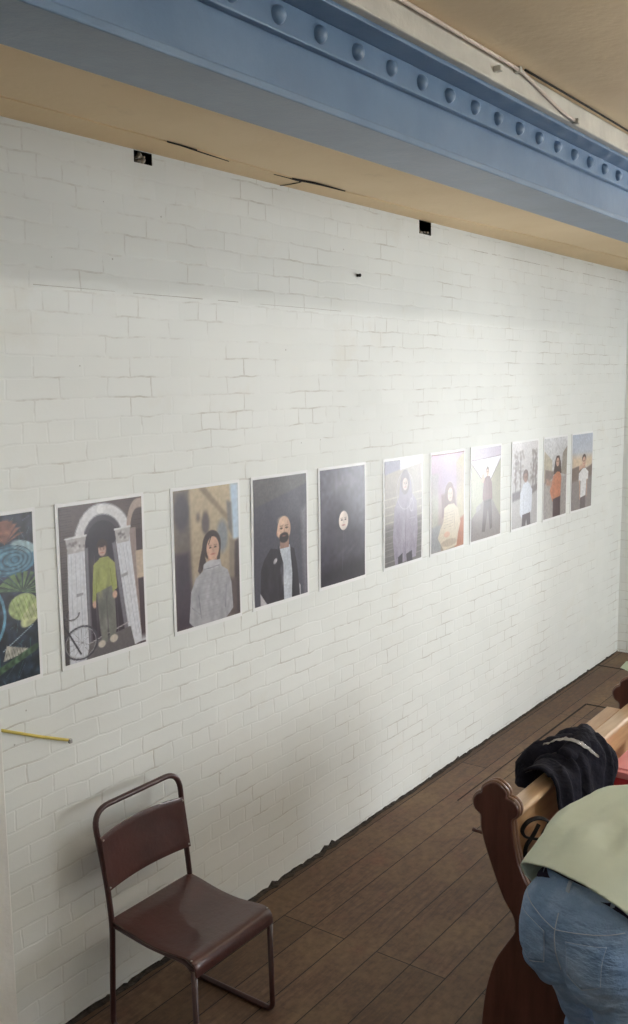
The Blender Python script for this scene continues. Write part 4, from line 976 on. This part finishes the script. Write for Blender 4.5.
# ------------------------------------------------------------------ person bending over the pew
def person():
    TH = math.radians(-15); fx, fy = math.cos(TH), math.sin(TH)
    f = Vector((fx, fy, 0)); l = Vector((-fy, fx, 0)); up = Vector((0, 0, 1))
    P = Vector((2.64, .945, .93))
    loc = lambda a, s, z: P + f * a + l * s + up * z                      # forward, left, up from the pelvis
    rotz = Matrix.Rotation(TH, 3, 'Z')
    LK, LA = Vector((2.84, 1.00, .50)), Vector((2.80, 1.01, .09)); RK, RA = Vector((2.66, .80, .50)), Vector((2.50, .80, .09))
    LH, RH = loc(.02, .095, -.05), loc(.02, -.095, -.05)
    Lsh, Rsh = loc(.42, .170, .135), loc(.42, -.165, .135)
    LE, LW = Vector((3.36, .99, .93)), Vector((3.62, 1.06, .80)); RE, RW = Vector((3.32, .60, .93)), Vector((3.60, .80, .80))
    neck, headc = loc(.56, 0, .21), loc(.72, -.02, .23)
    # body: one continuous surface with fingers
    b = bmesh.new()
    ball(b, P, (.11, .16, .12), rotz); ball(b, loc(.18, 0, .10), (.13, .145, .095), rotz); ball(b, loc(.36, 0, .15), (.16, .165, .10), rotz)
    for h, k_, a in ((LH, LK, LA), (RH, RK, RA)): limb(b, h, k_, .082, .055); limb(b, k_, a, .053, .036)
    limb(b, Lsh, Rsh, .06, .06); limb(b, loc(.46, 0, .18), headc, .06, .055)
    for s_, e, w_ in ((Lsh, LE, LW), (Rsh, RE, RW)): limb(b, s_, e, .052, .040); limb(b, e, w_, .038, .026)
    for w_, e, sd in ((LW, LE, 1), (RW, RE, -1)):
        d = (w_ - e).normalized(); dn = (d + Vector((0, 0, -.35))).normalized(); sv = up.cross(dn).normalized() * sd
        pc = w_ + dn * .05; limb(b, w_, w_ + dn * .075, .024, .026, 5)
        for q, ln in zip((-.030, -.011, .009, .028), (.062, .078, .083, .070)):
            r0_ = w_ + dn * .078 + sv * -q; k1 = r0_ + dn * ln * .5 + Vector((0, 0, -.004)); k2 = k1 + (dn + Vector((0, 0, -.8))).normalized() * ln * .5
            limb(b, w_ + dn * .05 + sv * -q * .8, r0_, .011, .0095, 3); limb(b, r0_, k1, .0095, .0088, 5); limb(b, k1, k2, .0088, .0075, 5)
        t0 = w_ + dn * .03 - sv * .026; t1 = t0 + (dn * .6 - sv * .8).normalized() * .045; limb(b, t0, t1, .012, .0105, 5); limb(b, t1, t1 + (dn - sv * .1 + Vector((0, 0, -.4))).normalized() * .032, .0105, .0085, 4)
    # head with face, looking down at the seat
    hd = (f * .55 + Vector((0, 0, -.85))).normalized(); top = (f * .85 + Vector((0, 0, .55))).normalized(); rr = Matrix((hd, l, top)).transposed()
    H = headc + top * .06
    ball(b, H, (.095, .075, .115), rr); ball(b, H + hd * .03 - top * .06, (.060, .055, .06), rr); ball(b, H + hd * .10 - top * .01, (.018, .013, .026), rr)
    for s in (-1, 1): ball(b, H + l * .076 * s - top * .005, (.018, .009, .030), rr)
    ball(b, H + hd * .083 - top * .055, (.012, .024, .008), rr)
    body = obj('person', fuse(b, .0065, 3), M_SKIN, None, smooth=True)
    tag(body, 'person in sage green top and faded blue jeans bending over the pew', 'person')
    for s in (-1, 1):
        b = bmesh.new(); ball(b, H + hd * .083 + l * .032 * s + top * .012, .012, u=12, v=8); obj('eye', b, mat_simple('eye', (.8, .8, .78), .2), body, smooth=True)
    b = bmesh.new(); ball(b, H - hd * .012 + top * .018, (.100, .086, .118), rr); ball(b, H - hd * .05 - top * .05, (.06, .075, .08), rr)
    hb = fuse(b, .009, 3, cut=[(H + hd * .055, hd)], fn=lambda c: .006 * noise.noise(c * 40)); obj('hair', hb, M_HAIR, body, smooth=True)
    # jeans
    b = bmesh.new()
    ball(b, loc(-.01, 0, .0), (.142, .196, .15), rotz); ball(b, loc(.04, 0, .075), (.125, .182, .07), rotz)
    ball(b, loc(-.035, .075, -.06), (.118, .112, .16), rotz); ball(b, loc(-.035, -.075, -.06), (.118, .112, .16), rotz)
    limb(b, LH + up * .0, LK, .112, .080, 10); limb(b, RH, RK, .115, .082, 10); limb(b, LK, LA, .078, .066, 9); limb(b, RK, RA, .078, .066, 9)
    wpl = loc(.055, 0, .085); wn_ = (Vector((0, 0, 1)) + f * .45).normalized()
    def wr(c):
        z = c.z; k = .0035 * math.sin(z * 70 + 6 * noise.noise(c * 5)) * (1.0 if z < .80 else .25) + .007 * noise.noise(c * 9)
        return k
    jb = fuse(b, .0085, 16, cut=[(wpl, wn_), (Vector((0, 0, .055)), Vector((0, 0, -1)))], fn=wr, )
    bvh = BVHTree.FromBMesh(jb)
    jeans = obj('jeans', jb, M_DENIM, body, smooth=True); m = jeans.modifiers.new('s', 'SOLIDIFY'); m.thickness = .003
    jeans['label'] = 'faded blue denim jeans'
    # lie a point on the cloth: shoot horizontally inwards from behind
    def on(side, z, back=True, off=.002):
        o_ = P + l * side + up * (z - P.z) - f * .6
        h = bvh.ray_cast(o_, f)
        if h[0] is None: return None
        return h[0] + h[1] * off * (1 if h[1].dot(f) < 0 else -1)
    def ribbon(name, pts, r, mat, flat=.4, par=jeans, off=.002):
        q = [on(s, z, off=off) for s, z in pts]; q = [v for v in q if v is not None]
        if len(q) < 2: return
        bb = bmesh.new(); tube(bb, q, r * .62, 6, 1.0); return obj(name, bb, mat, par, smooth=True)
    seq = lambda a, c, n=14: [(a[0] + (c[0] - a[0]) * i / n, a[1] + (c[1] - a[1]) * i / n) for i in range(n + 1)]
    ribbon('centre_seam', seq((0, 1.00), (0, .82), 16), .0028, M_STITCH)
    for s in (-1, 1):
        # yoke seams, pocket outlines
        ribbon('yoke_seam', seq((0, .955), (s * .165, .985)), .0024, M_STITCH)
        a, bq, c, d, e = (s * .035, .935), (s * .140, .950), (s * .142, .845), (s * .092, .815), (s * .042, .835)
        pts = seq(a, bq, 8) + seq(bq, c, 8) + seq(c, d, 5) + seq(d, e, 5) + seq(e, a, 8)
        # raised pocket patch
        bb = bmesh.new(); N = 12; grid = []
        for j in range(N + 1):
            v_ = j / N; row = []
            for i in range(N + 1):
                u_ = i / N; s0 = s * (.035 + .007 * v_); s1 = s * (.140 + .002 * v_)
                zz = (.935 + .015 * u_) * (1 - v_) + (.838 + .007 * u_ - .024 * (1 - abs(2 * u_ - 1))) * v_
                p = on(s0 + (s1 - s0) * u_, zz, off=.0035); row.append(bb.verts.new(p) if p is not None else None)
            grid.append(row)
        for j in range(N):
            for i in range(N):
                q = (grid[j][i], grid[j][i+1], grid[j+1][i+1], grid[j+1][i])
                if all(q): bb.faces.new(q)
        po_ = obj('back_pocket', bb, M_DENIM, jeans, smooth=True); mm = po_.modifiers.new('s', 'SOLIDIFY'); mm.thickness = .003
        ribbon('pocket_stitching', pts, .0017, M_STITCH, par=po_, off=.0055)
    # waistband follows the cut edge
    ring = []
    for k in range(72):
        a = 2 * PI * k / 72; d = (f * math.cos(a) + l * math.sin(a)); d = (d - wn_ * d.dot(wn_)).normalized()
        o_ = wpl - wn_ * .012 + d * .5; h = bvh.ray_cast(o_, -d)
        if h[0] is not None: ring.append((h[0], d))
    bb = bmesh.new(); rows = []
    for p, d in ring:
        rows.append([bb.verts.new(p + d * .0045 - wn_ * .026), bb.verts.new(p + d * .006 - wn_ * .006), bb.verts.new(p + d * .004 + wn_ * .013), bb.verts.new(p - d * .004 + wn_ * .013)])
    for i in range(len(rows)):
        A_, B2 = rows[i], rows[(i+1) % len(rows)]
        for j in range(3): bb.faces.new((A_[j], B2[j], B2[j+1], A_[j+1]))
    obj('waistband', bb, M_DENIM, jeans, smooth=True)
    for a in (PI, PI * .74, PI * 1.26, PI * .45, PI * 1.55):
        i = int(a / (2 * PI) * 72) % len(ring); p, d = ring[i]; sv = wn_.cross(d).normalized()
        bb = bmesh.new(); vs = []
        for h_, o2 in ((-.034, .006), (-.028, .010), (.0, .012), (.012, .010), (.015, .004)):
            vs.append([bb.verts.new(p + d * o2 + wn_ * h_ + sv * .006 * q) for q in (-1, 1)])
        for r1, r2 in zip(vs, vs[1:]): bb.faces.new((r1[0], r1[1], r2[1], r2[0]))
        lp = obj('belt_loop', bb, M_STITCH, jeans); mm = lp.modifiers.new('s', 'SOLIDIFY'); mm.thickness = .002
    # dark waist of the layer underneath, showing between jeans and top
    bb = bmesh.new(); ball(bb, loc(.015, 0, .065), (.125, .180, .095), rotz); ball(bb, loc(.12, 0, .10), (.118, .165, .085), rotz)
    un = fuse(bb, .01, 3); obj('undershirt', un, M_UNDER, body, smooth=True)
    # sage top: wide loose back with short sleeves
    b = bmesh.new()
    key = [(-.05, 0, .085, .135, .198, .105), (.06, .01, .118, .15, .217, .118), (.20, .025, .142, .15, .222, .125), (.345, .025, .165, .155, .228, .125)]
    for ka, kb in zip(key, key[1:]):
        for q in range(5):
            m_ = [ka[c] + (kb[c] - ka[c]) * q / 4 for c in range(6)]; ball(b, loc(*m_[:3]), tuple(m_[3:]), rotz)
    limb(b, Lsh + f * -.01, Rsh + f * -.01, .085, .085, 9); limb(b, Lsh, Lsh.lerp(LE, .62), .084, .070, 6); limb(b, Rsh, Rsh.lerp(RE, .62), .084, .070, 6); limb(b, loc(.46, 0, .18), neck, .08, .066, 5)
    def wr2(c):
        q = (c - P); a = q.dot(f); s = q.dot(l)
        return .007 * math.sin(s * 30 - a * 16 + 5 * noise.noise(c * 5 + Vector((3, 0, 0)))) * min(1, max(0, a + .05) / .15) + .012 * noise.noise(Vector((a * 5, s * 9, c.z * 4))) + 0.009 * math.sin(s * 42 + a * 12 + 4 * noise.noise(c * 4)) * max(0, 1 - abs(a - .18) / .4)
    hemc = loc(-.085, 0, .14); hn = (-f * 1.0 - up * .75).normalized()
    eL = (LE - Lsh).normalized(); eR = (RE - Rsh).normalized()
    sb = fuse(b, .0095, 7, fn=wr2, cut=[(hemc, hn), (neck + f * .02, (f + up * .3).normalized()), ])
    # open the sleeve ends
    for c0, nn in ((Lsh.lerp(LE, .66), eL), (Rsh.lerp(RE, .66), eR)):
        kill = [v for v in sb.verts if (v.co - c0).dot(nn) > 0 and (v.co - c0).length < .14]
        bmesh.ops.delete(sb, geom=kill, context='VERTS')
    sh = obj('top', sb, M_SHIRT, body, smooth=True); mm = sh.modifiers.new('s', 'SOLIDIFY'); mm.thickness = .006; mm.offset = 1
    sh['label'] = 'pale sage green cotton top'
    # shoes
    for a in (LA, RA):
        bb = bmesh.new(); ball(bb, a + f * .01 + up * (-.045), (.06, .042, .045), rotz); ball(bb, a + f * .10 + up * (-.05), (.09, .046, .038), rotz); ball(bb, a + up * .0, (.05, .045, .05), rotz)
        sb_ = fuse(bb, .008, 3, cut=[(Vector((0, 0, .002)), Vector((0, 0, -1)))]); obj('shoe', sb_, M_SHOE, body, smooth=True)
person()

# ------------------------------------------------------------------ steel tape on the wall, sheet on the floor
b = bmesh.new(); tp = smooth_path([(1.978, 2.884, 1.318), (2.10, 2.884, 1.262), (2.22, 2.884, 1.208), (2.345, 2.884, 1.156)], 4)
rows = []
for p in tp: rows.append([b.verts.new(p + Vector((0, y, z))) for y, z in ((0, -.0055), (-.002, -.003), (-.0028, 0), (-.002, .003), (0, .0055))])
for r_, s_ in zip(rows, rows[1:]):
    for j in range(4): b.faces.new((r_[j], r_[j+1], s_[j+1], s_[j]))
tp_o = obj('tape_measure', b, M_TAPE, None, smooth=True); m = tp_o.modifiers.new('s', 'SOLIDIFY'); m.thickness = .001
tag(tp_o, 'yellow steel tape measure blade sticking out along the wall below the prints', 'tape measure')
b = bmesh.new(); box(b, 2.338, 2.352, 2.874, 2.887, 1.145, 1.162); h = obj('end_hook', b, M_STEEL, tp_o); bevel(h, .002)
b = bmesh.new(); box(b, 4.38, 4.392, 2.885, 2.902, 3.050, 3.064); ball(b, (4.386, 2.882, 3.057), (.010, .006, .009), u=10, v=6)
o = obj('wall_fixing', b, M_DARK, None); tag(o, 'small dark screw fixing high on the white wall', 'screw')
b = bmesh.new(); vs = [(8.20, 2.70), (8.42, 2.72), (8.45, 2.40), (8.16, 2.38), (8.13, 2.60)]; prism_z(b, vs, .001, .004)
o = obj('paper_sheet', b, M_SHEET, None); tag(o, 'pale green sheet lying on the floor by the far corner', 'paper')
